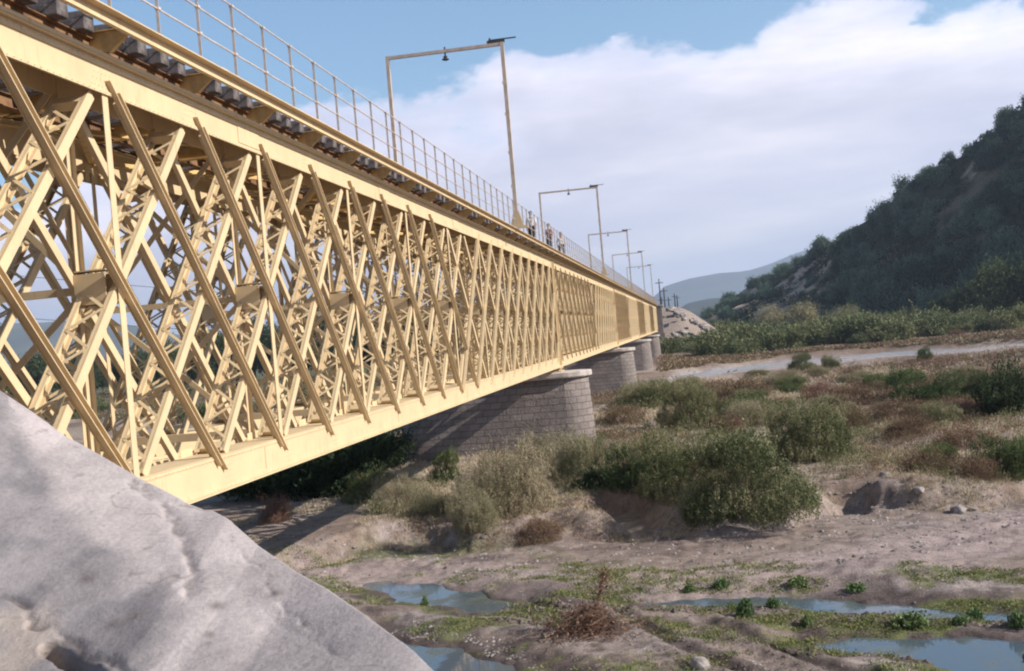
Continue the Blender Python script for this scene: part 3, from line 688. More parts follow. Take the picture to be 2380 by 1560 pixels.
for i in range(4):
    y = Y0+(i+1)*LS
    pr = empty('bridge_pier', (0, y, 0), PL[i], 'bridge pier', 'stone piers of the railway bridge')
    link('pier_shaft', ME_SHAFT, pr); link('pier_cap', ME_CAP, pr)
    for x in (-.22, -WB+.22):
        for dy in (-.45, .45): link('bearing', ME_BEAR, pr, (x, dy, 0))
def block_uv(name, boxes, mat):
    V, Fc, UV = [], [], []
    for (x0, y0, z0), (x1, y1, z1) in boxes:
        for (a, b) in (((x0, y0), (x1, y0)), ((x1, y0), (x1, y1)), ((x1, y1), (x0, y1)), ((x0, y1), (x0, y0))):
            n = len(V); w = math.hypot(b[0]-a[0], b[1]-a[1]); V += [(*a, z0), (*b, z0), (*b, z1), (*a, z1)]; UV += [(0, z0), (w, z0), (w, z1), (0, z1)]; Fc.append((n, n+1, n+2, n+3))
        n = len(V); V += [(x0, y0, z1), (x1, y0, z1), (x1, y1, z1), (x0, y1, z1)]; UV += [(x0, y0), (x1, y0), (x1, y1), (x0, y1)]; Fc.append((n, n+1, n+2, n+3))
    return npmesh(name, V, Fc, mat, uv=UV)
YE = Y0+5*LS
ab = empty('stone_abutment', (0, YE, 0), 'tall dark grey stone abutment at the far end of the bridge', 'abutment')
link('abutment_wall', block_uv('abutment_wall', [((-7.5, -.8, -1), (1.6, 5, ZC+.1)), ((-7.5, .75, ZC+.1), (1.35, 5, 11.3))], M['ash']), ab)
link('coping', block_uv('coping', [((-7.7, .6, 11.3), (1.6, 5.2, 11.6))], M['cap']), ab)
for x in (-.22, -WB+.22): link('bearing', ME_BEAR, ab, (x, -.4, 0))
ab = empty('stone_abutment', (0, Y0, 0), 'low stone abutment under the near end of the bridge behind the boulder', 'abutment')
link('abutment_wall', block_uv('abutment_wall', [((-6.5, -6, -1), (.9, .9, ZC+.02)), ((-6.5, -6, ZC+.02), (.7, -.35, 11.2))], M['ash']), ab)
for x in (-.22, -WB+.22): link('bearing', ME_BEAR, ab, (x, .45, 0))

# ------------------------------------------------------------------ catenary gantries
def gantry_parts():
    hz = 7.55
    p = MB(); p.box((-.075, -.075, .02), (.075, .075, hz+.08))
    for s in (1.6, 3.0, 4.6, 5.9): p.box((-.11, -.09, s), (-.076, .03, s+.10))
    q = MB(); q.box((-.07, -.07, -.1), (.07, .07, hz+.08))
    bm_ = MB(); bm_.box((-4.828, -.06, hz-.06), (-.077, .06, hz+.07))
    ft = MB(); ft.box((-.36, -.10, -.10), (.46, .10, .0)); ft.prism([(-.26, .001), (.26, .001), (.10, .62), (-.10, .62)], 1, -.095, -.078); ft.prism([(-.26, .001), (.26, .001), (.10, .62), (-.10, .62)], 1, .078, .095)
    ins = MB(); ins.tube((-2.42, 0, hz-.06), (-2.42, 0, hz-.22), .03); ins.tube((-2.42, 0, hz-.22), (-2.42, 0, hz-.32), .10, .05); ins.tube((-2.42, 0, hz-.32), (-2.42, 0, hz-.36), .15, .15); ins.box((-2.45, -.12, hz-.38), (-2.39, .12, hz-.36)); ins.tube((-2.42, 0, hz-.3), (-2.42, 0, hz+.18), .035)
    arm = MB(); arm.box((-.62, -.05, hz+.081), (.12, .05, hz+.19)); arm.box((-.55, -.03, hz+.19), (.60, .03, hz+.235)); arm.tube((-.5, 0, hz+.23), (-.5, 0, hz+.3), .04); 
    return [('column', p, 'gpole'), ('far_column', q, 'gpole'), ('beam', bm_, 'gpole'), ('foot_bracket', ft, 'cream'), ('insulator', ins, 'dark'), ('cross_arm', arm, 'dark')]
GP = [(n, b.mesh(n, M[m])) for n, b, m in gantry_parts()]
GL = ['tallest and nearest rust-cream catenary gantry over the first span', 'second catenary gantry, over the second span beyond the walking people', 'third catenary gantry along the bridge, seen below the second one', 'fourth catenary gantry along the bridge, small and pale', 'farthest and smallest catenary gantry, near the dark line poles']
for i, (y, dzz) in enumerate(((45.0, 0), (93.1, -.18), (140.2, -.1), (185.6, 0), (230.5, 0))):
    g = empty('catenary_gantry', (.56, y, ZBOT+6.342+.10), GL[i], 'gantry', 'catenary gantries along the bridge')
    for n, me in GP:
        o = link('column' if n == 'far_column' else n, me, g)
        if n == 'far_column': o.location = (-4.9, 0, 0)
    g.scale = (1, 1, 1+dzz/7.5)

# ------------------------------------------------------------------ people on the track
def human(name, loc, rz, label, stride, armf, armb, shirt, pants, hairc, skinc):
    """feet at z=0, facing +y"""
    h = 1.0
    J = {}; E_ = []; Rr = {}
    def j(n, p, r, par=None): J[n] = Vector(p); Rr[n] = r; (E_.append((par, n)) if par else None)
    j('pelvis', (0, 0, .95), .125); j('waist', (0, .005, 1.08), .115, 'pelvis'); j('chest', (0, .0, 1.30), .135, 'waist'); j('neckb', (0, -.005, 1.46), .065, 'chest'); j('neck', (0, .01, 1.52), .05, 'neckb'); j('jaw', (0, .03, 1.585), .068, 'neck'); j('head', (0, .015, 1.67), .088, 'jaw'); j('crown', (0, .0, 1.74), .06, 'head')
    j('nose', (0, .115, 1.655), .012, 'head')
    for s, n, st, am in ((-1, 'l', stride, armf), (1, 'r', -stride, armb)):
        j('hip'+n, (s*.10, 0, .90), .095, 'pelvis'); j('knee'+n, (s*.105, st*.45+.03, .50), .058, 'hip'+n); j('ank'+n, (s*.11, st*.9-.02, .09 if st >= 0 else .13), .04, 'knee'+n); j('toe'+n, (s*.12, st*.9+.15, .03 if st >= 0 else .035), .035, 'ank'+n)
        j('sh'+n, (s*.19, -.01, 1.42), .058, 'chest'); j('el'+n, (s*.245, am*.20-.03, 1.15), .042, 'sh'+n); j('wr'+n, (s*.25, am*.55+.02, .93), .028, 'el'+n); j('palm'+n, (s*.25, am*.62+.03, .86), .034, 'wr'+n)
        for k in range(4): j('f%d%s' % (k, n), (s*(.25-.004), am*.62+.0+.02*k, .80), .010, 'palm'+n); j('g%d%s' % (k, n), (s*.235, am*.62+.015+.02*k, .755+.008*abs(k-2)), .008, 'f%d%s' % (k, n))
        j('th'+n, (s*.225, am*.62+.085, .83), .010, 'palm'+n)
    def skin(nm, keys, grow, mat, cut=None, parent=None):
        ks = [k for k in J if k in keys]; idx = {k: i for i, k in enumerate(ks)}
        me = bpy.data.meshes.new(nm); me.from_pydata([tuple(J[k]) for k in ks], [(idx[a], idx[b]) for a, b in E_ if a in idx and b in idx], []); me.update()
        o = link(nm, me, parent); sk = o.modifiers.new('skin', 'SKIN'); sv = me.skin_vertices[0].data
        for k in ks: sv[idx[k]].radius = (Rr[k]+grow, Rr[k]*(.82 if k in ('chest', 'waist', 'pelvis') else 1)+grow); sv[idx[k]].use_root = (k == ks[0])
        o.modifiers.new('sub', 'SUBSURF').levels = 2; o.modifiers['sub'].render_levels = 2
        me.materials.append(mat); return o
    root = skin('person', list(J), 0, skinc); root.location = loc; root.rotation_euler = (0, 0, rz); tag(root, label, 'person', 'people walking on the bridge')
    skin('shirt', ['pelvis', 'waist', 'chest', 'neckb', 'shl', 'shr', 'ell', 'elr'], .016, shirt, parent=root)
    skin('trousers', ['pelvis', 'hipl', 'hipr', 'kneel', 'kneer', 'ankl', 'ankr'], .014, pants, parent=root)
    hm = MB()
    import bmesh
    bm = bmesh.new(); bmesh.ops.create_uvsphere(bm, u_segments=14, v_segments=9, radius=.105)
    bmesh.ops.delete(bm, geom=[v for v in bm.verts if v.co.z < -.02 and v.co.y > -.03 or v.co.z < -.07], context='VERTS')
    me = bpy.data.meshes.new('hair'); bm.to_mesh(me); bm.free(); me.materials.append(hairc)
    for p in me.polygons: p.use_smooth = True
    link('hair', me, root, (0, -.012, 1.70)); 
    return root
cm_ = {n: plain('cloth_'+n, c, .85, .2, 6) for n, c in dict(white=(.72, .70, .68), darkblue=(.03, .035, .055), black=(.02, .02, .022), pink=(.45, .22, .22), jean=(.07, .10, .17)).items()}
skin_m = plain('skin_tone', (.36, .20, .13), .6, .1, 6); hair_m = plain('dark_hair', (.02, .015, .012), .6, .2, 20)
def on_track(dx, dy, x=-.36):                 # where the ray through a head meets the plane above the sleeper ends
    d = ray(dx, dy); t = (x-C[0])/d[0]; p = C+d*t; return p
PZ = ZBOT+6.475
for (dx, dy, lab, stv, sh, pa, rz) in ((1234, 517, 'person in a white top and dark trousers beside the foot of the tall gantry', .28, 'white', 'darkblue', math.pi), (1275, 537, 'person in a pinkish patterned shirt and blue trousers, middle of the three on the bridge', .12, 'pink', 'jean', math.pi-.3), (1303, 553, 'person in a loose white shirt and black trousers, rightmost of the three on the bridge', .22, 'white', 'black', math.pi+.2)):
    p = on_track(dx, dy)
    human('person', (p[0], p[1], PZ), rz, lab, stv, .25, -.25, cm_[sh], cm_[pa], hair_m, skin_m)

# ------------------------------------------------------------------ foreground boulder
CREST = [(-700, 560, 8.6), (-400, 690, 8.4), (-150, 815, 8.1), (0, 907, 7.9), (80, 960, 7.7), (150, 1012, 7.6), (200, 1038, 7.5), (320, 1108, 7.2), (435, 1167, 6.9), (485, 1182, 6.8), (530, 1206, 6.6), (600, 1268, 6.3), (690, 1330, 5.9), (760, 1368, 5.6), (850, 1430, 5.2), (960, 1512, 4.8), (1010, 1562, 4.6), (1080, 1640, 4.35), (1180, 1760, 4.0), (1300, 1920, 3.7)]
cp = np.array([D(a, b, t) for a, b, t in CREST]); cl = np.concatenate([[0], np.cumsum(np.linalg.norm(np.diff(cp, axis=0), axis=1))]); cl /= cl[-1]
nu, nvv = 520, 400
u_ = np.linspace(0, 1, nu); crest = np.stack([np.interp(u_, cl, cp[:, i]) for i in range(3)], 1)
v_ = np.concatenate([np.linspace(-1, 0, 50)[:-1], np.linspace(0, 1, nvv-49)])
cdep = ((crest-C)@FW)[:, None]
fr = np.array([.38*1, -.92, 0.]); fr = -FW*.86+RT*.30; dn = -UP
VV = np.zeros((nu, nvv, 3))
for j, v in enumerate(v_):
    if v < 0: w = -v; off = FW*(1.5*w**1.5+.25*w)-RT*.25*w+dn*(4.2*w**1.3)
    else: off = -FW*.66*cdep*v+dn*cdep*(.14*v+.17*v*v)-RT*.25*v*v*cdep
    VV[:, j] = crest+off
Wn = VV.reshape(-1, 3); vv = np.tile(v_, nu); uu = np.repeat(u_, nvv)
nrm = RT*.45+UP*.75-FW*.45
ampv = np.clip(np.abs(vv)*9, 0.02, 1)
dsp = (fbm(Wn[:, 0]*.6, Wn[:, 1]*.6, Wn[:, 2]*.6, 4, 91)*.13 + fbm(Wn[:, 0]*2.2, Wn[:, 1]*2.2, Wn[:, 2]*2.2, 4, 92)*.022 + fbm(Wn[:, 0]*9, Wn[:, 1]*9, Wn[:, 2]*9, 3, 93)*.006)*ampv
def pix(Wp):
    r = Wp-C; t = r@FW; a = r@RT/t*FPX; up = r[:, 2]/t*FPX
    return (a*math.cos(ROLL)-up*math.sin(ROLL)+512)*2380/1024, (-(a*math.sin(ROLL)+up*math.cos(ROLL))+335.5)*2380/1024, t
def groove(pts, t):                            # a crack laid on the boulder as a world polyline
    return [D(a, b, t) for a, b in pts]
def seg_d3(Wp, line):
    d = np.full(len(Wp), 1e18)
    for a, b in zip(line[:-1], line[1:]):
        e = b-a; t = np.clip(((Wp-a)@e)/(e@e), 0, 1); d = np.minimum(d, ((Wp-a-t[:, None]*e)**2).sum(1))
    return np.sqrt(d)
surf = Wn+nrm*dsp[:, None]
rpx, rpy, rt = pix(surf)
def on_rock(pts):                              # the boulder's own points nearest to places seen on it
    out = []
    for a, b in pts:
        k = np.argmin((rpx-a)**2+(rpy-b)**2+np.where(vv < 0, 1e9, 0)); out.append(surf[k])
    return out
CR1 = on_rock([(0, 1385), (45, 1400), (85, 1440), (120, 1470), (190, 1500), (240, 1535), (300, 1570), (330, 1620)])
CR2 = on_rock([(330, 1125), (390, 1190), (430, 1270), (450, 1330), (520, 1390), (600, 1460)])
HOLE = on_rock([(110, 1505), (150, 1520), (195, 1545), (225, 1575)])
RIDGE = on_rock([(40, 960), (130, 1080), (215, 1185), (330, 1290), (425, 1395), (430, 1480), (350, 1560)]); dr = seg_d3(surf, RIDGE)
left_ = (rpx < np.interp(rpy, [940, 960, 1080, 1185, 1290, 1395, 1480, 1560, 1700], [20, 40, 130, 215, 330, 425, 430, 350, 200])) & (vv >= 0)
dsp = dsp - np.where(left_, .16*np.minimum(dr, .8)*sstep(.02, .3, vv), 0)
surf = Wn+nrm*dsp[:, None]; rpx, rpy, rt = pix(surf)
CR1 = on_rock([(0, 1385), (45, 1400), (85, 1440), (120, 1470), (190, 1500), (240, 1535), (300, 1570), (330, 1620)])
CR2 = on_rock([(330, 1125), (390, 1190), (430, 1270), (450, 1330), (440, 1370)])
CR3 = on_rock([(300, 1120), (360, 1160), (420, 1175), (470, 1182)])
CR4 = on_rock([(520, 1230), (600, 1330), (700, 1450), (820, 1560)])
HOLE = on_rock([(118, 1512), (150, 1525), (190, 1548), (215, 1575)])
wq = np.stack([fbm(surf[:, 0]*6+k*9, surf[:, 1]*6, surf[:, 2]*6, 3, 120+k) for k in range(3)], 1)*.07
d1, d2, d3 = seg_d3(surf+wq, CR1), np.minimum(seg_d3(surf+wq, CR2), seg_d3(surf+wq, CR3)), seg_d3(surf+wq*.6, HOLE); d4 = seg_d3(surf+wq, CR4)
jit = 1+.5*fbm(surf[:, 0]*5, surf[:, 1]*5, surf[:, 2]*5, 3, 95)
dsp = dsp - .035*np.exp(-(d1/.022)**2)*jit - .022*np.exp(-(d2/.04)**2)*jit - .007*np.exp(-(d4/.02)**2)*jit - .32*(1-sstep(.015, .075, d3))
low = (rpx < 330) & (vv > 0); side = sstep(0, .05, d1)
surf = Wn+nrm*dsp[:, None]
k0 = (np.arange(nu-1)[:, None]*nvv+np.arange(nvv-1)[None]).ravel()
rc = np.zeros((nu*nvv, 3)); rc[:] = (.37, .33, .33)
n1 = fbm(surf[:, 0]*.9, surf[:, 1]*.9, surf[:, 2]*.9, 5, 96); n2 = fbm(surf[:, 0]*4, surf[:, 1]*4, surf[:, 2]*4, 4, 97)
GREY = on_rock([(20, 1150), (180, 1220), (330, 1380), (430, 1450)])
gd = seg_d3(surf, GREY)
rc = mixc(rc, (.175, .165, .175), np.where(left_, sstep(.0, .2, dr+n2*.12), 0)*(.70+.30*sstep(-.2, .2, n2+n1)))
rc = mixc(rc, (.255, .232, .235), sstep(.10, .45, n1+n2*.5)*.4)
rc = mixc(rc, (.33, .28, .25), (1-sstep(.06, .22, seg_d3(surf, on_rock([(20, 1440), (110, 1500), (30, 1540)]))+n2*.1))*.8)
rc = mixc(rc, (.12, .10, .095), (np.exp(-(d1/.014)**2)+.7*np.exp(-(d2/.014)**2)+.35*np.exp(-(d4/.01)**2)).clip(0, 1)*.8)
for p in on_rock([(505, 1410), (265, 1450), (310, 1432), (205, 1345), (640, 1380)]):
    rc = mixc(rc, (.12, .10, .10), np.exp(-(np.linalg.norm(surf-p, axis=1)/.045/jit)**2)*.75)
vein = np.abs(fbm(surf[:, 0]*.7+2, surf[:, 1]*.7, surf[:, 2]*.7, 5, 99)); rc = mixc(rc, (.20, .175, .165), (1-sstep(.0, .010, vein))*sstep(-.1, .2, n2)*.8)
rc = mixc(rc, (.17, .15, .145), sstep(.46, .52, fbm(surf[:, 0]*11, surf[:, 1]*11, surf[:, 2]*11, 4, 101))*.5)
M['rock'] = attrmat('foreground_rock', 2.2, 34.0, .22, .92, .3)
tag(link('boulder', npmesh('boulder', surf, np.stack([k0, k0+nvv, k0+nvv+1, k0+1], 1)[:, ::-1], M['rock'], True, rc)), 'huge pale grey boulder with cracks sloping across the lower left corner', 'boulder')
# ------------------------------------------------------------------ vegetation generators
def leaf_quads(P, Dv, ln, wd, rs):
    n = len(P); r = rs.normal(size=(n, 3)); s = np.cross(Dv, r); s /= np.linalg.norm(s, axis=1, keepdims=True)+1e-9
    ln = np.broadcast_to(ln, (n,))[:, None]; wd = np.broadcast_to(wd, (n,))[:, None]
    V = np.stack([P-Dv*ln*.5, P+s*wd*.5, P+Dv*ln*.5, P-s*wd*.5], 1).reshape(-1, 3)
    F = np.arange(n*4).reshape(n, 4); return V, F
def norm(v): return v/(np.linalg.norm(v, axis=-1, keepdims=True)+1e-9)
def shrub_mesh(name, seed, n_lobes, n_sprig, per, size, ln, wd, cols, upward=.7, flat=.75, shell=.45, mat='leaf', droop=0.0, skirt=True):
    """a unit-sized shrub (radius about 1, height about `size`) of lobes of sprigs of leaves"""
    rs = np.random.RandomState(seed)
    a = rs.uniform(0, 2*np.pi, n_lobes); rr = np.sqrt(rs.uniform(0, 1, n_lobes))*.68; hz = rs.uniform(.08, 1, n_lobes)*(1-.55*rr**2)*size*.72
    LC = np.stack([np.cos(a)*rr, np.sin(a)*rr, hz], 1); LR = rs.uniform(.20, .44, n_lobes)
    nk = 9                                        # a skirt of low lobes that carries the leaves down to the ground
    a2 = np.arange(nk)*2*np.pi/nk+rs.uniform(-.25, .25, nk); r2 = rs.uniform(.45, .68, nk)
    if not droop and skirt: LC = np.concatenate([LC, np.stack([np.cos(a2)*r2, np.sin(a2)*r2, rs.uniform(.06, .22, nk)*size], 1)]); LR = np.concatenate([LR, rs.uniform(.24, .36, nk)]); n_lobes += nk
    li = rs.choice(n_lobes, n_sprig, p=LR**2/np.sum(LR**2)); dv = norm(rs.normal(size=(n_sprig, 3))); dv[:, 2] = np.abs(dv[:, 2])*.9-.25; dv = norm(dv)
    ps = LC[li]+dv*(LR[li]*(shell+(1-shell)*rs.uniform(0, 1, n_sprig)**.5))[:, None]*np.array([1, 1, flat*size])
    ps[:, 2] = np.maximum(ps[:, 2], .02); out_ = rs.uniform(0, 1, n_sprig) < .10; ps[out_] = ps[out_]*(1+rs.uniform(.05, .28, (out_.sum(), 1)))
    sd = norm(dv*(1-upward)+np.array([0, 0, upward])+rs.normal(size=(n_sprig, 3))*.25)
    if droop: sd[:, 2] -= droop; sd = norm(sd)
    c0 = np.array(cols); lobec = rs.uniform(0, 1, n_lobes)
    t = rs.uniform(-.5, .5, (n_sprig, per)); jit = rs.normal(size=(n_sprig, per, 3))*ln*.45
    P = ps[:, None]+sd[:, None]*t[..., None]*ln*3.2+jit
    Dl = norm(sd[:, None]+rs.normal(size=(n_sprig, per, 3))*.55)
    V, F = leaf_quads(P.reshape(-1, 3), Dl.reshape(-1, 3), ln*rs.uniform(.6, 1.3, n_sprig*per), wd*rs.uniform(.7, 1.3, n_sprig*per), rs)
    w = np.clip(lobec[li][:, None]*.7+rs.uniform(-.2, .5, (n_sprig, 1))+rs.uniform(-.2, .2, (n_sprig, per))+t*.25, 0, .999)
    k = w*(len(c0)-1); i0 = k.astype(int); f = (k-i0)[..., None]; cc = c0[i0]*(1-f)+c0[np.minimum(i0+1, len(c0)-1)]*f
    return npmesh(name, V, F, M[mat], False, np.repeat(cc.reshape(-1, 3), 4, 0))
def stems_mesh(name, seed, n, size, mat='twig', r=.012):
    rs = np.random.RandomState(seed); b = MB()
    for i in range(n):
        a = rs.uniform(0, 6.28); k = rs.uniform(.15, .7); p = Vector((math.cos(a)*.06, math.sin(a)*.06, -.05)); q = Vector((math.cos(a)*k, math.sin(a)*k, size*rs.uniform(.45, .85)))
        m = p.lerp(q, .5)+Vector((rs.uniform(-.08, .08), rs.uniform(-.08, .08), .08)); b.tube(p, m, r, r*.7, 5); b.tube(m, q, r*.7, r*.3, 5)
    return b.mesh(name, M[mat])
OLIVE = [(.055, .07, .03), (.115, .135, .06), (.20, .205, .105), (.36, .335, .20)]
GREEN = [(.045, .07, .028), (.075, .11, .042), (.11, .145, .06), (.17, .19, .08)]
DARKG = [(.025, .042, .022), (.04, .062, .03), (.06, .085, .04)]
PALE = [(.16, .16, .085), (.23, .22, .125), (.31, .285, .18), (.36, .32, .22)]
BROWN = [(.10, .062, .045), (.165, .105, .07), (.23, .155, .10), (.20, .17, .095)]
WILLOW = [(.17, .17, .09), (.25, .24, .13), (.34, .31, .18)]
KINDS = {
 'olive': [shrub_mesh('foliage', 100+i, 15, 4600, 13, 1.1, .034, .010, OLIVE, .8, shell=.62) for i in range(3)],
 'green': [shrub_mesh('foliage', 120+i, 14, 2900, 12, .95, .042, .015, GREEN, .6, shell=.6) for i in range(3)],
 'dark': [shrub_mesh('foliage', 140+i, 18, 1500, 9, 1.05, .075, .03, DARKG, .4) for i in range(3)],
 'pale': [shrub_mesh('foliage', 160+i, 15, 3600, 13, 1.0, .036, .009, PALE, .85, shell=.6) for i in range(3)],
 'brown': [shrub_mesh('foliage', 180+i, 16, 1300, 8, .85, .06, .014, BROWN, .8) for i in range(2)],
 'willow': [shrub_mesh('foliage', 200+i, 16, 1300, 9, 1.15, .07, .016, WILLOW, .0, droop=.7) for i in range(2)],
 'bush': [shrub_mesh('bush', 220+i, 15, 620, 7, .85, .11, .05, [(.065, .085, .042), (.105, .13, .062), (.16, .18, .088), (.23, .23, .12)], .45, mat='bushleaf') for i in range(4)],
 'tree': [shrub_mesh('tree', 240+i, 13, 520, 7, 1.15, .13, .06, [(.05, .09, .048), (.09, .15, .075), (.15, .215, .11), (.24, .28, .16)], .3, mat='treeleaf') for i in range(4)],
}
HT = {}
def zmax(me):
    if me.name not in HT:
        a = np.zeros(len(me.vertices)*3, np.float32); me.vertices.foreach_get('co', a); HT[me.name] = float(np.percentile(a[2::3], 99.5))
    return HT[me.name]
STEMS = stems_mesh('stems', 5, 14, 1.0)
def shrub(kind, dx, dy, wpx, hpx, label, name='shrub', cat='shrub', group=None, zoff=0, parts=True, i=[0], t=None, rz=None):
    """a shrub whose foot is seen at (dx,dy); wpx, hpx its apparent size there"""
    p = G(dx, dy, 0)
    for _ in range(4): p = G(dx, dy, gh1(p[0], p[1]))
    d = depth(p); m = d/FPX*1024/2380; w, h = wpx*m/2, hpx*m
    i[0] += 1; ms = KINDS[kind]; me = ms[i[0] % len(ms)]
    z = gh1(p[0], p[1])-.03; dims = zmax(me)*1.04
    o = empty(name, (p[0], p[1], z), label, cat, group); o.rotation_euler = (0, 0, RS.uniform(0, 6.28) if rz is None else rz); o.scale = (w/.84, w/.84, h/dims)
    link('foliage', me, o); link('stems', STEMS, o)
    return o
# shrubs one can tell apart, nearest first
SH = [
 ('olive', 1748, 1226, 322, 218, 'big rounded olive shrub standing at the bank edge right of centre'),
 ('olive', 1880, 1070, 205, 152, 'rounded pale-tipped olive shrub just behind the biggest one'),
 ('olive', 1590, 1150, 225, 160, 'wide olive shrub touching the left side of the biggest one'),
 ('green', 1480, 1148, 140, 105, 'small dark green bush in the shade left of the wide olive shrub'),
 ('pale', 1385, 1158, 160, 125, 'greyish feathery shrub above the shaded hollow in the bank'),
 ('pale', 1185, 1232, 210, 170, 'pale feathery shrub in front of the nearest pier'),
 ('pale', 1105, 1232, 110, 120, 'narrow pale shrub at the left flank of the feathery one before the pier'),
 ('green', 1115, 1240, 75, 60, 'low dark green tuft bush at the foot of the pale feathery shrub'),
 ('pale', 1262, 1112, 165, 110, 'yellowish green shrub against the foot of the nearest pier'),
 ('olive', 1370, 1085, 110, 75, 'small shrub just right of the nearest pier foot'),
 ('green', 1035, 1120, 70, 80, 'upright green weed bush in the sunlit gap beside the bridge shadow'),
 ('pale', 930, 1190, 130, 90, 'straw coloured bush left of the long bridge shadow'),
 ('olive', 1605, 992, 150, 108, 'green bush with brown patch standing in the red weeds beyond the nearest pier'),
 ('olive', 1500, 950, 170, 72, 'low pale olive bush beside the second pier'),
 ('olive', 1580, 935, 150, 60, 'yellowish shrub behind the green bush in the red weeds'),
 ('dark', 2365, 965, 150, 135, 'dark green bush cut by the right edge of the picture'),
 ('green', 2150, 930, 165, 80, 'light green sprawling shrub among red weeds at right'),
 ('green', 2275, 930, 70, 70, 'small green shrub left of the dark one at the right edge'),
 ('green', 2330, 1105, 170, 95, 'low green and brown bush on the bank at the right edge'),
 ('brown', 2160, 1110, 150, 70, 'russet dry bush above the gravel bank at right'),
 ('brown', 2260, 1160, 110, 60, 'low brown thorny bush on the bank, nearest the right edge'),
 ('olive', 1864, 862, 66, 46, 'rounded yellow green shrub standing in the river shallows'),
 ('olive', 1932, 858, 52, 34, 'smaller shrub beside the yellow green one in the river'),
 ('green', 2152, 833, 38, 30, 'small bush on the gravel at the far waterline'),
 ('brown', 2225, 800, 40, 22, 'reddish bush on the far bank of the river at right'),
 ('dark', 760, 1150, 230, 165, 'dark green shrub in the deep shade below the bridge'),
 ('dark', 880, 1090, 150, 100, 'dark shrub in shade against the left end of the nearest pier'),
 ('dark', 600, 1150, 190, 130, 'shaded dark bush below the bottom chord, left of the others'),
 ('green', 860, 1165, 110, 80, 'green bush half in sun under the bridge'),
 ('brown', 640, 1215, 80, 70, 'dry brown bush in shade beside the boulder'),
 ('brown', 1255, 1258, 110, 60, 'dry brown brush at the bank edge below the feathery shrub'),
 ('brown', 1665, 990, 90, 60, 'rusty brown weed bush leaning on the green bush beyond the pier'), ('dark', 1400, 1172, 120, 45, 'low dark undergrowth added to deepen the shade in the hollow below the shrubs'),  # the dark undergrowth is added to darken the shaded hollow
 ('brown', 2110, 1010, 130, 50, 'low russet weed bush below the sprawling green one'), ('brown', 1990, 935, 170, 45, 'long red-brown weed patch behind the rounded pale-tipped shrub'), ('brown', 1720, 925, 170, 48, 'wide russet weed bush beyond the green bush in the weeds'), ('brown', 1440, 985, 120, 50, 'reddish weed bush just right of the nearest pier cap'),
 ('green', 2060, 905, 120, 40, 'low green patch of bush behind the long red-brown weeds'), ('brown', 2240, 1040, 150, 55, 'dark russet bush below the dark green one at the right edge'), ('green', 2180, 1075, 90, 45, 'small green bush among russet ones above the gravel bank'), ('olive', 1340, 1110, 90, 60, 'small olive shrub between the pier foot and the hollow'),
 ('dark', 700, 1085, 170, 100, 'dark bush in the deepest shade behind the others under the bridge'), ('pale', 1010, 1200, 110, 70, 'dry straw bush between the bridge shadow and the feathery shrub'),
 ('brown', 1690, 1010, 90, 45, 'rust coloured weed bush behind the biggest olive shrub'),
]
for k, x, y, w, h, l in SH: shrub(k, x, y, w, h, l)
for i in range(46):
    x, y = RS.uniform(1660, 2400), RS.uniform(862, 1000); k = ('brown', 'olive', 'brown', 'green', 'pale')[i % 5]; w = RS.uniform(45, 120)*(.55+(y-862)/200)
    if float(poly_sd(RIVERBAR, np.array([G(x, y)[0]]), np.array([G(x, y)[1]]))[0]) < 3: continue
    shrub(k, x, y, w, w*RS.uniform(.32, .5), {'brown': 'low rust brown weed bush among many on the dry flats right of the piers', 'olive': 'low olive bush among the brown weeds on the dry flats', 'green': 'low green bush among the brown weeds on the dry flats', 'pale': 'low straw coloured bush among the brown weeds on the dry flats'}[k], group={'brown': 'rust brown weed bushes on the flats', 'olive': 'low olive bushes on the flats', 'green': 'low green bushes on the flats', 'pale': 'straw coloured bushes on the flats'}[k])
# green thicket beyond the river: individual bushes
POLYT = [(1535, 835), (1535, 775), (1640, 752), (1800, 742), (2000, 737), (2200, 737), (2400, 728), (2400, 772), (2230, 782), (2000, 806), (1800, 822), (1680, 838)]
def inpoly(poly, x, y):
    s = False
    for i in range(len(poly)):
        (ax, ay), (bx_, by_) = poly[i], poly[(i+1) % len(poly)]
        if (ay > y) != (by_ > y) and x < (bx_-ax)*(y-ay)/(by_-ay)+ax: s = not s
    return s
cnt = 0
while cnt < 200:
    x, y = RS.uniform(1530, 2420), RS.uniform(728, 840)
    if not inpoly(POLYT, x, y): continue
    p = G(x, y, 0.0); d = depth(p)
    if d > 620 or gh1(p[0], p[1]) > .9: continue
    me = KINDS['bush'][cnt % 4]; h = RS.uniform(1.6, 5.0)*(1.0 if d < 330 else 1.25); w = h*RS.uniform(.85, 1.35)
    o = link('bush', me); o.location = (p[0], p[1], gh1(p[0], p[1])-.1); o.scale = (w, w, h/zmax(me)); o.rotation_euler = (0, 0, RS.uniform(0, 6.28))
    tag(o, 'green bush of the tangled thicket between the river and the dark hill', 'bush', 'green thicket bushes along the far bank'); cnt += 1
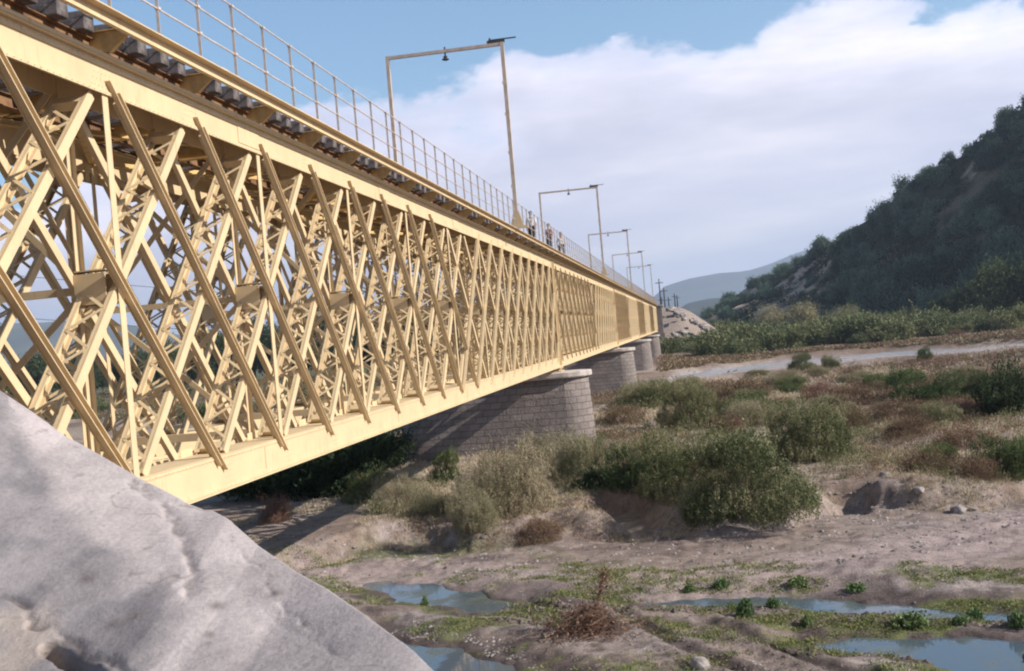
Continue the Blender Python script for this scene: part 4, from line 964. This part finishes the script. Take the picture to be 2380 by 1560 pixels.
for (x, y, w, h, k, l) in ((1838, 775, 135, 72, 'willow', 'broad grey green willow bush at the left foot of the dark hill'), (1965, 775, 110, 66, 'willow', 'drooping straw green willow with a dark hollow at its foot'), (2120, 755, 44, 44, 'willow', 'thin brownish willow in front of the dark hill, right of the drooping one'), (1925, 768, 60, 36, 'willow', 'low dry willow bush between the two broad willows'), (2160, 752, 40, 40, 'willow', 'small brownish bush right of the thin willow'), (2210, 750, 46, 42, 'willow', 'round olive bush at the foot of the hill, left of the tall right-hand trees')):
    p = G(x, y, 0.0); d = min(depth(p), 330); p = D(x, y, d); m = d/FPX*1024/2380; me = KINDS[k][int(x) % 2]
    o = empty('willow', (p[0], p[1], max(0, gh1(p[0], p[1])-.1)), l, 'willow'); o.scale = (w*m/1.84, w*m/1.84, (h*m+ (p[2]-o.location.z))/zmax(me)); link('crown', me, o); link('trunk', STEMS, o)
# trees on the hill
TRL = 'dark green scrub tree on the shaded slope of the hill, one of many'
def hill_tree(q, v, h, w, label=TRL, group='scrub trees on the dark hillside', kind='tree', sink=.12):
    p = hill_pt(q, v); me = KINDS[kind][int(RS.randint(0, len(KINDS[kind])))]
    o = link('hill_tree', me); o.location = (p[0], p[1], p[2]-h*sink); o.scale = (w, w, h/zmax(me)); o.rotation_euler = (0, 0, RS.uniform(0, 6.28)); tag(o, label, 'tree', group); return o
cnt = 0
while cnt < 290:
    q = RS.uniform(.17, .60); v = RS.uniform(.0, 1.0)**.9
    bare = q < .30 and fbm(np.array([q*60]), np.array([v*5]), oct=2, seed=77)[0] > .16
    if fbm(np.array([q*34]), np.array([v*6]), oct=2, seed=177)[0] > .17: continue
    if bare or (q > .455 and q < .5 and .25 < v < .8 and RS.uniform() < .6): continue
    hgt = RS.uniform(3.2, 8.0)*(1 if q > .28 else .7)*(1.5 if v < .35 and q > .33 and RS.uniform() < .4 else 1); hill_tree(q, v, hgt, hgt*RS.uniform(.55, .8)); cnt += 1
for dx, dy, h, w, l in ((1915, 588, 7.5, 5.0, 'dark round tree standing out on the skyline at mid slope'), (1858, 612, 5.0, 4.2, 'small round tree alone on the tan ridge skyline'), (1823, 628, 5.5, 6.5, 'spreading tree on the tan ridge left of the small round one'), (1775, 655, 4.5, 4, 'low tree at the top of the bare tan patch'), (1752, 672, 6.0, 5, 'rounded sunlit tree on the left tip of the hill'), (1700, 700, 5.5, 4.6, 'bushy tree at the lowest left end of the hill'), (1790, 700, 6.5, 6.0, 'dark clump of tree below the bare tan patch'), (1690, 735, 5, 5.0, 'round olive tree beside the embankment foot')):
    q, u = QU(dx, dy); ts = hill_tc(np.array([q]))[0]; z = np.interp(q, hq, hu)
    v = np.clip(1.0 - max(0, (z-u))*9, .05, .98); hill_tree(q, v, h, w, l, None)
# understorey scrub as one mass
rs = np.random.RandomState(5); n = 16000
q = rs.uniform(.16, .75, n); v = rs.uniform(0, 1.02, n); PTS = np.array([hill_pt(a, b) for a, b in zip(q, v)])
keep = (fbm(PTS[:, 0]/10, PTS[:, 1]/10, oct=3, seed=78) > -.12+.15*(q < .27)); PTS = PTS[keep]; n = len(PTS); per = 9
sz = rs.uniform(.5, 1.5, n); pp = PTS[:, None]+rs.normal(size=(n, per, 3))*np.array([.8, .8, .45])*sz[:, None, None]; pp[..., 2] += .35*sz[:, None]
dd = norm(rs.normal(size=(n*per, 3))+np.array([0, 0, .5])); V, F = leaf_quads(pp.reshape(-1, 3), dd, np.repeat(sz, per)*.95, np.repeat(sz, per)*.55, rs)
cs = np.array(DARKG+[(.04, .058, .028), (.06, .06, .035)])*.8; cc = np.repeat(cs[rs.randint(0, 5, n)], per*4, 0)
tag(link('hill_scrub', npmesh('hill_scrub', V, F, M['leaf'], False, cc)), kind='stuff')
# tall trees at the right edge, in front of the hill
def tree_big(p, h, w, label, seed, cols=DARKG+[(.09, .115, .055)], group=None, name='tree', n=1500):
    key = ('crown%d' % (seed % 4), tuple(cols[0]))
    if key not in TREEM: TREEM[key] = shrub_mesh('crown', 300+seed % 4, 18, n, 8, 1.35, .085, .035, cols, .25, shell=.35, skirt=False)
    me = TREEM[key]; o = empty(name, p, label, 'tree', group); o.rotation_euler = (0, 0, RS.uniform(0, 6.28))
    c = link('crown', me, o, (0, 0, h*.12)); c.scale = (w/2/.92, w/2/.92, h*.88/zmax(me))
    b = MB(); b.tube((0, 0, -.2), (.1, 0, h*.3), h*.03, h*.022, 8); b.tube((.1, 0, h*.3), (.3, .1, h*.75), h*.022, h*.006, 8)
    for i in range(5): a = i*1.3; b.tube((.12, .02, h*(.28+.07*i)), (math.cos(a)*w*.3, math.sin(a)*w*.3, h*(.45+.09*i)), h*.011, h*.003, 6)
    b.build('trunk', M['bark'], o); return o
TREEM = {}
for i, (dx, dt, h, w, l) in enumerate(((2330, 255, 14, 14, 'tall drooping dark green tree at the right edge below the hill'), (2265, 268, 10.5, 12, 'dark green tree left of the tall one at the right edge'), (2415, 250, 15, 14, 'tall tree mostly outside the right edge'), (2205, 285, 7.5, 9, 'lower dark tree left of the two right-hand ones'))):
    a, u = QU(dx, 720); p = AT(a*dt, dt); tree_big((p[0], p[1], gh1(p[0], p[1])), h, w, l, i)
# trees on the left bank seen through the lattice
for i in range(44):
    dx = -160+i*34+RS.uniform(-12, 12); dt = RS.uniform(255, 310); a, u = QU(dx, 860); p = AT(a*dt, dt)
    hgt = RS.uniform(9, 13)+(4 if dx > 450 else 0)
    tree_big((p[0], p[1], gh1(p[0], p[1])), hgt, hgt*RS.uniform(.65, .95), 'dark green tree of the row along the far left bank, seen through the lattice', i, group='row of trees behind the bridge', n=900)
for i in range(60):
    dx = RS.uniform(-150, 1150); dt = RS.uniform(120, 250); a, u = QU(dx, 860); p = AT(a*dt, dt)
    if abs(p[0]+2) < 10: continue
    me = KINDS['bush'][i % 4]; h = RS.uniform(1.2, 2.6); w = h*RS.uniform(.8, 1.3); o = link('bush', me); o.location = (p[0], p[1], gh1(p[0], p[1])-.1); o.scale = (w, w, h/zmax(me)); o.rotation_euler = (0, 0, RS.uniform(0, 6.28))
    tag(o, 'low green bush on the flats behind the bridge, seen through the lattice', 'bush', 'bushes on the flats behind the bridge')

# ------------------------------------------------------------------ dry grass and weeds (ground cover)
def tufts(name, P, hgt, wid, blades, cols, spread, lean, seed, mat='grass'):
    rs = np.random.RandomState(seed); n = len(P); B = blades
    base = P[:, None]+rs.normal(size=(n, B, 3))*np.array([1, 1, 0])*spread[:, None, None]
    az_ = rs.uniform(0, 2*np.pi, (n, B)); hh = hgt[:, None]*rs.uniform(.55, 1.15, (n, B)); ww = wid[:, None]*rs.uniform(.7, 1.3, (n, B))
    tip = base+np.stack([np.cos(az_)*hh*lean, np.sin(az_)*hh*lean, hh], -1)+rs.normal(size=(n, B, 3))*np.array([.12, .12, 0])*hh[..., None]
    a2 = rs.uniform(0, 2*np.pi, (n, B)); sv = np.stack([np.cos(a2), np.sin(a2), 0*a2], -1)*ww[..., None]*.5
    mid = (base*.45+tip*.55)
    V = np.stack([base-sv*.5, base+sv*.5, mid+sv, tip, mid-sv], 2).reshape(-1, 3); F = np.arange(n*B*5).reshape(-1, 5)
    c = np.repeat(np.clip(cols[:, None]*rs.uniform(.75, 1.25, (n, B, 1)), 0, 1).reshape(-1, 3), 5, 0)
    tag(link(name, npmesh(name, V, F, M[mat], False, c)), kind='stuff')
def scatter(poly, n, seed, zfun=gh):
    """points on the ground, spread evenly over a patch of the picture"""
    rs = np.random.RandomState(seed); xs = [p[0] for p in poly]; ys = [p[1] for p in poly]; out = []
    while len(out) < n:
        x, y = rs.uniform(min(xs), max(xs)), rs.uniform(min(ys), max(ys))
        if inpoly(poly, x, y): out.append(G(x, y, .4))
    P = np.array(out); P[:, 2] = zfun(P[:, 0], P[:, 1])-.02; return P
TERR = [(420, 1250), (560, 1170), (800, 1060), (980, 960), (1380, 925), (1500, 905), (1700, 885), (1900, 868), (2060, 850), (2400, 818), (2420, 1140), (2250, 1170), (2010, 1160), (1900, 1180), (1830, 1205), (1560, 1230), (1300, 1235), (1100, 1260), (880, 1255), (780, 1285), (690, 1300)]
def clear(P):                                   # nothing grows in the water or in the pier
    k = (np.abs(((P[:, 1]-Y0) % LS)-LS/2) < LS/2-1.7) | (P[:, 0] > 2.4) | (P[:, 0] < -9.6) | (P[:, 1] < 50)
    for p, d in HOLES: k &= poly_sd(p, P[:, 0], P[:, 1]) > .2
    k &= poly_sd(RIVERBAR, P[:, 0], P[:, 1]) > 1
    return k
P = scatter(TERR, 34000, 301); P = P[clear(P)]
dn_ = np.array([depth(p) for p in P]); rs = np.random.RandomState(9)
w_ = fbm(P[:, 0]*.11, P[:, 1]*.11, oct=4, seed=311); r_ = fbm(P[:, 0]*.07+9, P[:, 1]*.09, oct=4, seed=312)
far_ = sstep(60, 100, dn_)
red = (r_+.22*far_*(rs.uniform(-1, 1, len(P)))+.10*far_-.16*(1-sstep(50, 72, dn_))+.09*sstep(70, 78, dn_)*(1-sstep(105, 120, dn_))*(P[:, 0] > 6)+rs.uniform(-.12, .12, len(P))) > .10
keep = (red | (w_ > -.10)) & ((dn_ > 62) | (rs.uniform(0, 1, len(P)) < .55)); P, red, w_, dn_ = P[keep], red[keep], w_[keep], dn_[keep]
tan = np.array([(.50, .40, .28), (.43, .34, .245), (.36, .31, .19), (.53, .45, .34)])[rs.randint(0, 4, len(P))]
rd = np.array([(.165, .10, .075), (.13, .08, .06), (.21, .13, .09), (.20, .155, .095), (.12, .115, .06)])[rs.randint(0, 5, len(P))]
def puffs(name, P, size, per, ln, wd, cols, up, seed, flat=.75):
    rs = np.random.RandomState(seed); n = len(P); d = norm(rs.normal(size=(n, per, 3))); d[..., 2] = np.abs(d[..., 2]); rr = rs.uniform(.1, 1, (n, per, 1))**.6
    pp = P[:, None]+d*rr*size[:, None, None]*np.array([1, 1, flat]); pp[..., 2] += .02
    dr = norm(d+np.array([0, 0, up])+rs.normal(size=(n, per, 3))*.35)
    V, F = leaf_quads(pp.reshape(-1, 3), dr.reshape(-1, 3), (ln[:, None]*rs.uniform(.6, 1.4, (n, per))).ravel(), (wd[:, None]*rs.uniform(.6, 1.4, (n, per))).ravel(), rs)
    c = np.clip(cols[:, None]*rs.uniform(.7, 1.3, (n, per, 1)), 0, 1).reshape(-1, 3)
    tag(link(name, npmesh(name, V, F, M['grass'], False, np.repeat(c, 4, 0))), kind='stuff')
sc = dn_/45
Q = P[~red]; s_ = sc[~red]; u_ = rs.uniform(0, 1, len(Q)); puffs('dry_grass', Q, (.12+.30*u_**2)*s_**.7, 20, .15*s_**.7, .013*s_**1.25, tan[~red], .7, 21)
Q = P[red]; s_ = sc[red]; u_ = rs.uniform(0, 1, len(Q)); puffs('red_weeds', Q, (.18+.40*u_**1.5)*s_**.6, 20, .13*s_**.8, .016*s_**1.25, rd[red], .5, 22, 1.1)
SCR = [(760, 1110), (1060, 1085), (1180, 1080), (1400, 1030), (1500, 960), (1700, 930), (2000, 930), (2400, 900), (2400, 1120), (2230, 1160), (2050, 1110), (1900, 1130), (1600, 1210), (1420, 1200), (1250, 1215), (1080, 1240), (900, 1235)]
P = scatter(SCR, 1500, 320); P = P[clear(P)]; rs = np.random.RandomState(33); g_ = fbm(P[:, 0]*.2, P[:, 1]*.15, oct=3, seed=321); P = P[g_ > -.05]
d_ = np.array([depth(p) for p in P]); kc = np.array([(.20, .20, .10), (.26, .24, .14), (.15, .16, .075), (.20, .12, .08), (.12, .135, .06), (.30, .25, .16)])[rs.randint(0, 6, len(P))]
puffs('low_scrub', P, rs.uniform(.25, .85, len(P)), 130, .11*np.ones(len(P))*(d_/45)**.5, .02*(d_/45)**.8, kc, .8, 34, 1.0)
STRIP = [(1535, 862), (1535, 832), (1700, 832), (1900, 812), (2100, 797), (2410, 768), (2410, 798), (2240, 802), (2050, 812), (1840, 832), (1700, 850)]
P = scatter(STRIP, 5000, 303); P = P[poly_sd(RIVERBAR, P[:, 0], P[:, 1]) > .5]; rs = np.random.RandomState(10)
c = np.array([(.20, .13, .09), (.16, .105, .075), (.32, .25, .165), (.16, .145, .075)])[rs.randint(0, 4, len(P))]
puffs('far_bank_weeds', P, rs.uniform(.3, 1.0, len(P)), 14, np.full(len(P), .4), np.full(len(P), .13), c, .4, 23, .8)
LEFTF = [(-100, 960), (-100, 905), (500, 890), (900, 860), (900, 930), (700, 985), (500, 1000)]
P = scatter(LEFTF, 5000, 304); rs = np.random.RandomState(12); k = poly_sd(FARRIVER, P[:, 0], P[:, 1]) > 1; P = P[k]
c = np.array([(.20, .14, .10), (.15, .085, .06), (.12, .14, .06), (.14, .125, .06)])[rs.randint(0, 4, len(P))]
puffs('flats_weeds', P, rs.uniform(.3, .9, len(P)), 12, np.full(len(P), .35), np.full(len(P), .12), c, .4, 24, .8)
# green ground cover round the pools
PG = []
rs = np.random.RandomState(14)
for k, n in (('A', 1100), ('B', 2300), ('C', 1500), ('D', 500)):
    p = POOLS[k]; c0 = np.mean([q[:2] for q in p], 0); r = max(np.hypot(*(q[:2]-c0)) for q in p)+3
    xy = c0+rs.uniform(-1, 1, (n*4, 2))*np.array([r, min(r, 4.5)]); sd = poly_sd(p, xy[:, 0], xy[:, 1]); g = fbm(xy[:, 0]*.45+3, xy[:, 1]*.9, oct=4, seed=51)
    xy = xy[(sd > .25) & (sd < 3.4) & (g > .07)][:n]; PG.append(xy)
xy = np.concatenate(PG); P = np.concatenate([xy, gh(xy[:, 0], xy[:, 1])[:, None]], 1); P = P[(P[:, 2] > ZB+.0) & (P[:, 1] > 20)]
c = np.array([(.15, .20, .06), (.20, .24, .08), (.11, .16, .055), (.25, .26, .12)])[rs.randint(0, 4, len(P))]
tufts('green_weeds', P, rs.uniform(.03, .08, len(P)), np.full(len(P), .022), 12, c*np.array([.95, .85, .9]), np.full(len(P), .10), .9, 25)
# leafy water plants one can count
def leafy_mesh(seed):
    rs = np.random.RandomState(seed); n = 700; d = norm(rs.normal(size=(n, 3))); d[:, 2] = np.abs(d[:, 2])*.8+.1; r = rs.uniform(.3, 1, n)**.5
    lc = rs.uniform(-.3, .3, (7, 3))*np.array([1, 1, 0]); lr = rs.uniform(.32, .55, 7); k = rs.randint(0, 7, n)
    V, F = leaf_quads(lc[k]+d*r[:, None]*lr[k][:, None]*np.array([1, 1, 1.15]), norm(rs.normal(size=(n, 3))), rs.uniform(.09, .2, n), .10*rs.uniform(.6, 1.3, n), rs)
    c = np.array([(.075, .13, .05), (.11, .17, .065), (.16, .22, .10)])[rs.randint(0, 3, n)]
    return npmesh('leafy_plant', V, F, M['leaf'], False, np.repeat(c, 4, 0))
LF = [leafy_mesh(31), leafy_mesh(32), leafy_mesh(33)]
for i, (dx, dy, w, h, l) in enumerate(((1728, 1432, 55, 42, 'bright green leafy plant between the two pools at centre right'), (1798, 1412, 42, 28, 'smaller leafy plant right of the bright one between the pools'), (2120, 1458, 105, 42, 'broad bright green leafy clump on the strip between the two right-hand pools'), (1700, 1418, 40, 24, 'low leafy plant at the left of the strip between the pools'), (2265, 1434, 55, 30, 'round leafy plant in the upper pool near the right edge'), (2365, 1458, 60, 48, 'leafy green plant at the right edge beside the upper pool'), (1875, 1462, 34, 30, 'small upright leafy plant left of the broad clump'), (1488, 1372+0, 26, 10, 'tiny leafy plant above the narrow channel'), (1680, 1372, 55, 26, 'leafy green plant on the far shore of the upper pool, left end'), (1600, 1376, 34, 20, 'small leafy plant beside the channel below the track'), (1855, 1365, 70, 28, 'green leafy patch on the far shore of the upper pool, middle'), (1990, 1370, 60, 24, 'green leafy patch on the far shore of the upper pool, right of the middle'), (988, 1404, 22, 24, 'single leafy plant on the near shore of the left pool'), (2235, 1470, 46, 26, 'leafy plant on the strip near the right edge, above the lower pool'))):
    p = G(dx, dy, -.12); p = G(dx, dy, gh1(p[0], p[1])); m = depth(p)/FPX*1024/2380
    o = link('leafy_plant', LF[i % 3]); o.location = (p[0], p[1], max(gh1(p[0], p[1]), ZB)-.02); o.scale = (w*m/1.5, w*m/1.5, h*m/.55); o.rotation_euler = (0, 0, RS.uniform(0, 6.28)); tag(o, l, 'plant')

# ------------------------------------------------------------------ stones, brush pile, log
def stone_field(name, poly, n, s0, s1, seed, mat, keepf=None):
    P = scatter(poly, n, seed); rs = np.random.RandomState(seed)
    if keepf is not None: P = P[keepf(P)]
    n = len(P); ico = np.array([(0, 0, 1), (.9, 0, .3), (.28, .85, .35), (-.72, .53, .3), (-.72, -.53, .25), (.28, -.85, .3), (.7, .5, -.4), (-.3, .8, -.4), (-.9, 0, -.4), (-.3, -.8, -.4), (.7, -.5, -.4)])
    fc = np.array([(0, 1, 2), (0, 2, 3), (0, 3, 4), (0, 4, 5), (0, 5, 1), (1, 6, 2), (2, 7, 3), (3, 8, 4), (4, 9, 5), (5, 10, 1), (6, 7, 2), (7, 8, 3), (8, 9, 4), (9, 10, 5), (10, 6, 1)])
    s = rs.uniform(0, 1, n)**2.5*(s1-s0)+s0; a = rs.uniform(0, 6.28, n); sh = rs.uniform(.6, 1.2, (n, 1, 3))*np.array([1, 1, .65])
    V = ico[None]*sh*(1+rs.uniform(-.2, .2, (n, 11, 1)))*s[:, None, None]
    V = np.stack([V[..., 0]*np.cos(a)[:, None]-V[..., 1]*np.sin(a)[:, None], V[..., 0]*np.sin(a)[:, None]+V[..., 1]*np.cos(a)[:, None], V[..., 2]], -1)+P[:, None]
    F = (fc[None]+np.arange(n)[:, None, None]*11).reshape(-1, 3)
    tag(link(name, npmesh(name, V.reshape(-1, 3), F, mat, False)), kind='stuff')
dry = lambda P: P[:, 2] > ZB+.03
stone_field('river_pebbles', [(860, 1420), (960, 1400), (1180, 1440), (1260, 1500), (1400, 1570), (1200, 1570), (1030, 1500), (900, 1470)], 5200, .015, .075, 401, M['stone'], dry)
stone_field('bank_stones', [(900, 1258), (1250, 1245), (1600, 1215), (1900, 1140), (2300, 1130), (2400, 1160), (2400, 1230), (1900, 1290), (1300, 1300), (800, 1330), (640, 1330), (640, 1250)], 3600, .015, .11, 402, M['stone'], dry)
stone_field('track_stones', [(1100, 1330), (2400, 1220), (2400, 1380), (1500, 1390), (1200, 1570), (2300, 1580), (2200, 1460), (1500, 1420)], 2600, .012, .07, 403, M['stone'], dry)
stone_field('shore_cobbles', [(1540, 886), (1700, 852), (1850, 832), (2060, 812), (2240, 802), (2410, 794), (2410, 803), (2100, 816), (1850, 840), (1560, 880)], 1500, .12, .5, 404, M['stone'])
M['clod'] = plain('dark_mud', (.15, .12, .105), .9, .35, 3, bump=.4, bscale=12)
wet = lambda P: P[:, 2] > ZB-.02
stone_field('mud_clods', [(1120, 1360), (1420, 1372), (1620, 1372), (2000, 1368), (2400, 1372), (2400, 1400), (2100, 1396), (1700, 1384), (1430, 1384), (1250, 1420), (1120, 1400)], 2600, .02, .13, 405, M['clod'], wet)
stone_field('rut_clods', [(1430, 1425), (1640, 1432), (1760, 1450), (1930, 1510), (2060, 1570), (1650, 1575), (1500, 1500)], 2200, .012, .075, 406, M['clod'], wet)
stone_field('strip_clods', [(1700, 1440), (1900, 1450), (2100, 1452), (2400, 1462), (2400, 1478), (2100, 1470), (1900, 1474)], 1300, .02, .10, 407, M['clod'], wet)
def rock_mesh(seed):
    import bmesh
    bm = bmesh.new(); bmesh.ops.create_icosphere(bm, subdivisions=3, radius=1); rs = np.random.RandomState(seed); o = rs.uniform(0, 50, 3); pl = norm(rs.normal(size=(9, 3))); ds = rs.uniform(.55, .9, 9)
    for v in bm.verts:
        p = np.array(v.co)
        for a, b in zip(pl, ds):
            k = p@a
            if k > b: p = p-a*(k-b)*.92
        v.co = Vector(p*(1+.08*fbm(np.array([p[0]*3+o[0]]), np.array([p[1]*3+o[1]]), np.array([p[2]*3]), 3, seed)[0]))
    me = bpy.data.meshes.new('rock'); bm.to_mesh(me); bm.free(); me.materials.append(M['riprap']); return me
RK = [rock_mesh(i) for i in range(4)]
def put_rock(i, p, s, label, cat='rock', group=None, sink=.3):
    o = link('rock', RK[i % 4]); o.location = (p[0], p[1], p[2]+s*(.55-sink)); o.scale = (s*RS.uniform(.9, 1.3), s*RS.uniform(.8, 1.1), s*RS.uniform(.55, .8)); o.rotation_euler = (RS.uniform(-.3, .3), RS.uniform(-.3, .3), RS.uniform(0, 6.28)); tag(o, label, cat, group)
for i, (dx, dy, s, l) in enumerate(((2225, 1198, .30, 'bright white rock on the gravel bank at right'), (2318, 1122, .28, 'pale rock beside the brown bush at the right edge'), (2140, 1170, .22, 'grey rock on the gravel bank, left of the bright white one'), (2060, 1118, .28, 'grey stone above the dark hollow in the bank'), (1632, 1545, .26, 'flat pale stone at the bottom of the picture beside the ruts'), (2262, 1190, .18, 'small pale stone just right of the bright white rock'))):
    p = G(dx, dy, .3); p = G(dx, dy, gh1(p[0], p[1])); put_rock(i, (p[0], p[1], gh1(p[0], p[1])), s, l, sink=.45)
for i in range(46):                              # riprap on the embankment's slope beside the far abutment
    y = YE+RS.uniform(-1, 22); x = RS.uniform(3, 17); z = gh1(x, y); z = max(z, 10.8*(1-(x-2)/17)*sstep(-4, 6, y-YE))
    put_rock(i, (x, y, z), RS.uniform(.5, 1.25), 'pale block of the rubble heap beside the far abutment', 'rock', 'rubble blocks beside the far abutment', .2)
# brush pile with a tyre and a log
p0 = G(1368, 1482, -.1); zb_ = gh1(p0[0], p0[1]); m = depth(p0)/FPX*1024/2380
rs = np.random.RandomState(77); b = MB(); 
for i in range(620):
    a = rs.uniform(0, 6.28); r = abs(rs.normal())*.55; c0 = Vector((math.cos(a)*r*1.1, math.sin(a)*r*.8, rs.uniform(0, 1)*max(.1, .75-r*.6))); d = Vector(rs.normal(size=3)); d.z = abs(d.z)*.5; d.normalize(); ln = rs.uniform(.2, .7); b.tube(c0-d*ln/2, c0+d*ln/2, rs.uniform(.004, .010), .003, 4)
for i in range(60):
    t = rs.uniform(0, 1); c0 = Vector((.15+.3*t, .1, .45+1.05*t)); d = Vector((rs.normal()*.5, rs.normal()*.5, .9)).normalized(); ln = rs.uniform(.15, .45); b.tube(c0-d*ln*.3, c0+d*ln, .008, .003, 4)
pile = b.build('brush_pile', M['twig'], None, (p0[0], p0[1], zb_)); pile.scale = (1.15, 1.1, 1.0); tag(pile, 'heap of dry brown brushwood with an upright dead branch on the mud', 'brush pile')
lv = []
n = 900; rr = rs.normal(size=(n, 3))*np.array([.55, .45, .25]); rr[:, 2] = np.abs(rr[:, 2])+.05; up_ = rs.uniform(0, 1, 260); r2 = np.stack([.15+.35*up_+rs.normal(size=260)*.10, .1+rs.normal(size=260)*.10, .45+1.1*up_], 1)
PP = np.concatenate([rr, r2]); V, F = leaf_quads(PP, norm(rs.normal(size=PP.shape)), .09*rs.uniform(.5, 1.4, len(PP)), .03, rs); c = np.array(BROWN[:3]+[(.30, .2, .13)])[rs.randint(0, 4, len(PP))]
link('dead_leaves', npmesh('dead_leaves', V, F, M['leaf'], False, np.repeat(c, 4, 0)), pile)
def log(a, b_, r, label):
    A_, B_ = G(*a, -.05), G(*b_, -.05); q = MB(); A_[2] = gh1(A_[0], A_[1])+r; B_[2] = gh1(B_[0], B_[1])+r
    v = Vector(B_-A_); k = [Vector(v)*t+Vector((0, 0, .04*math.sin(t*7)))+Vector((.03*math.sin(t*11), 0, 0)) for t in (0, .3, .6, 1)]
    for i in range(3): q.tube(k[i], k[i+1], r*(1-.15*i), r*(.85-.15*i), 9)
    o = q.build('log', M['wood'], None, A_); tag(o, label, 'log')
log((1265, 1492), (1345, 1470), .06, 'short pale log lying at the left foot of the brush pile'); log((1110, 1440), (1330, 1452), .035, 'long thin dead branch on the shore left of the brush pile')
import bmesh
bm = bmesh.new(); R1, R2 = .20, .085; vs_ = [[bm.verts.new(((R1+R2*math.cos(b_))*math.cos(a), (R1+R2*math.cos(b_))*math.sin(a), R2*math.sin(b_))) for b_ in np.linspace(0, 2*math.pi, 11)[:-1]] for a in np.linspace(0, 2*math.pi, 29)[:-1]]
for i in range(28):
    for j_ in range(10): bm.faces.new((vs_[i][j_], vs_[(i+1) % 28][j_], vs_[(i+1) % 28][(j_+1) % 10], vs_[i][(j_+1) % 10]))
me = bpy.data.meshes.new('tyre'); bm.to_mesh(me); bm.free(); me.materials.append(M['rubber'])
pt_ = G(1412, 1472, -.1); o = link('tyre', me, None, (pt_[0], pt_[1], gh1(pt_[0], pt_[1])+.13)); o.rotation_euler = (.75, .2, .5); tag(o, 'dark worn tyre lying against the right side of the brush pile', 'tyre')

# ------------------------------------------------------------------ line poles and cables
for i, (dx, dyt, dyb, t) in enumerate(((1531, 648, 725, 300), (1542, 668, 725, 335), (1553, 690, 728, 390), (1567, 682, 728, 400), (1573, 686, 728, 450), (1537, 690, 725, 370))):
    pb, pt2 = D(dx+ (dyb-dyt)*.085, dyb+30, t), D(dx, dyt, t); b = MB(); hh = float(pt2[2]-0); z0 = gh1(pb[0], pb[1])-.3
    b.tube((0, 0, 0), (0, 0, hh-z0), .22*t/300, .13*t/300, 8)
    o = b.build('line_pole', M['dark'], None, (pt2[0], pt2[1], z0)); a = MB(); a.box((-1.1, -.08, hh-z0-1.2), (1.1, .08, hh-z0-1.0)); a.build('cross_arm', M['dark'], o)
    tag(o, ['tall dark line pole, first beyond the end of the bridge', 'second dark line pole beyond the end of the bridge', 'third dark line pole, shorter, on the embankment', 'fourth dark line pole of the row on the embankment', 'last dark line pole of the row, against the blue foothill', 'thin short line pole behind the first tall one'][i], 'utility pole', 'line poles beyond the bridge')
for (ya, yb2, t, l) in ((636, 680, 60, 'upper dark cable crossing behind the bridge lattice'), (741, 762, 60, 'lower dark cable crossing behind the bridge lattice')):
    a, b_ = D(-500, ya-45, t), D(1150, yb2+40, t*2.2); q = MB(); pts = [a+(b_-a)*s+UP*(-1.2*4*s*(1-s)*.3) for s in np.linspace(0, 1, 16)]
    for i in range(15): q.tube(pts[i], pts[i+1], .022, n=5)
    tag(q.build('cable', M['dark']), l, 'cable')
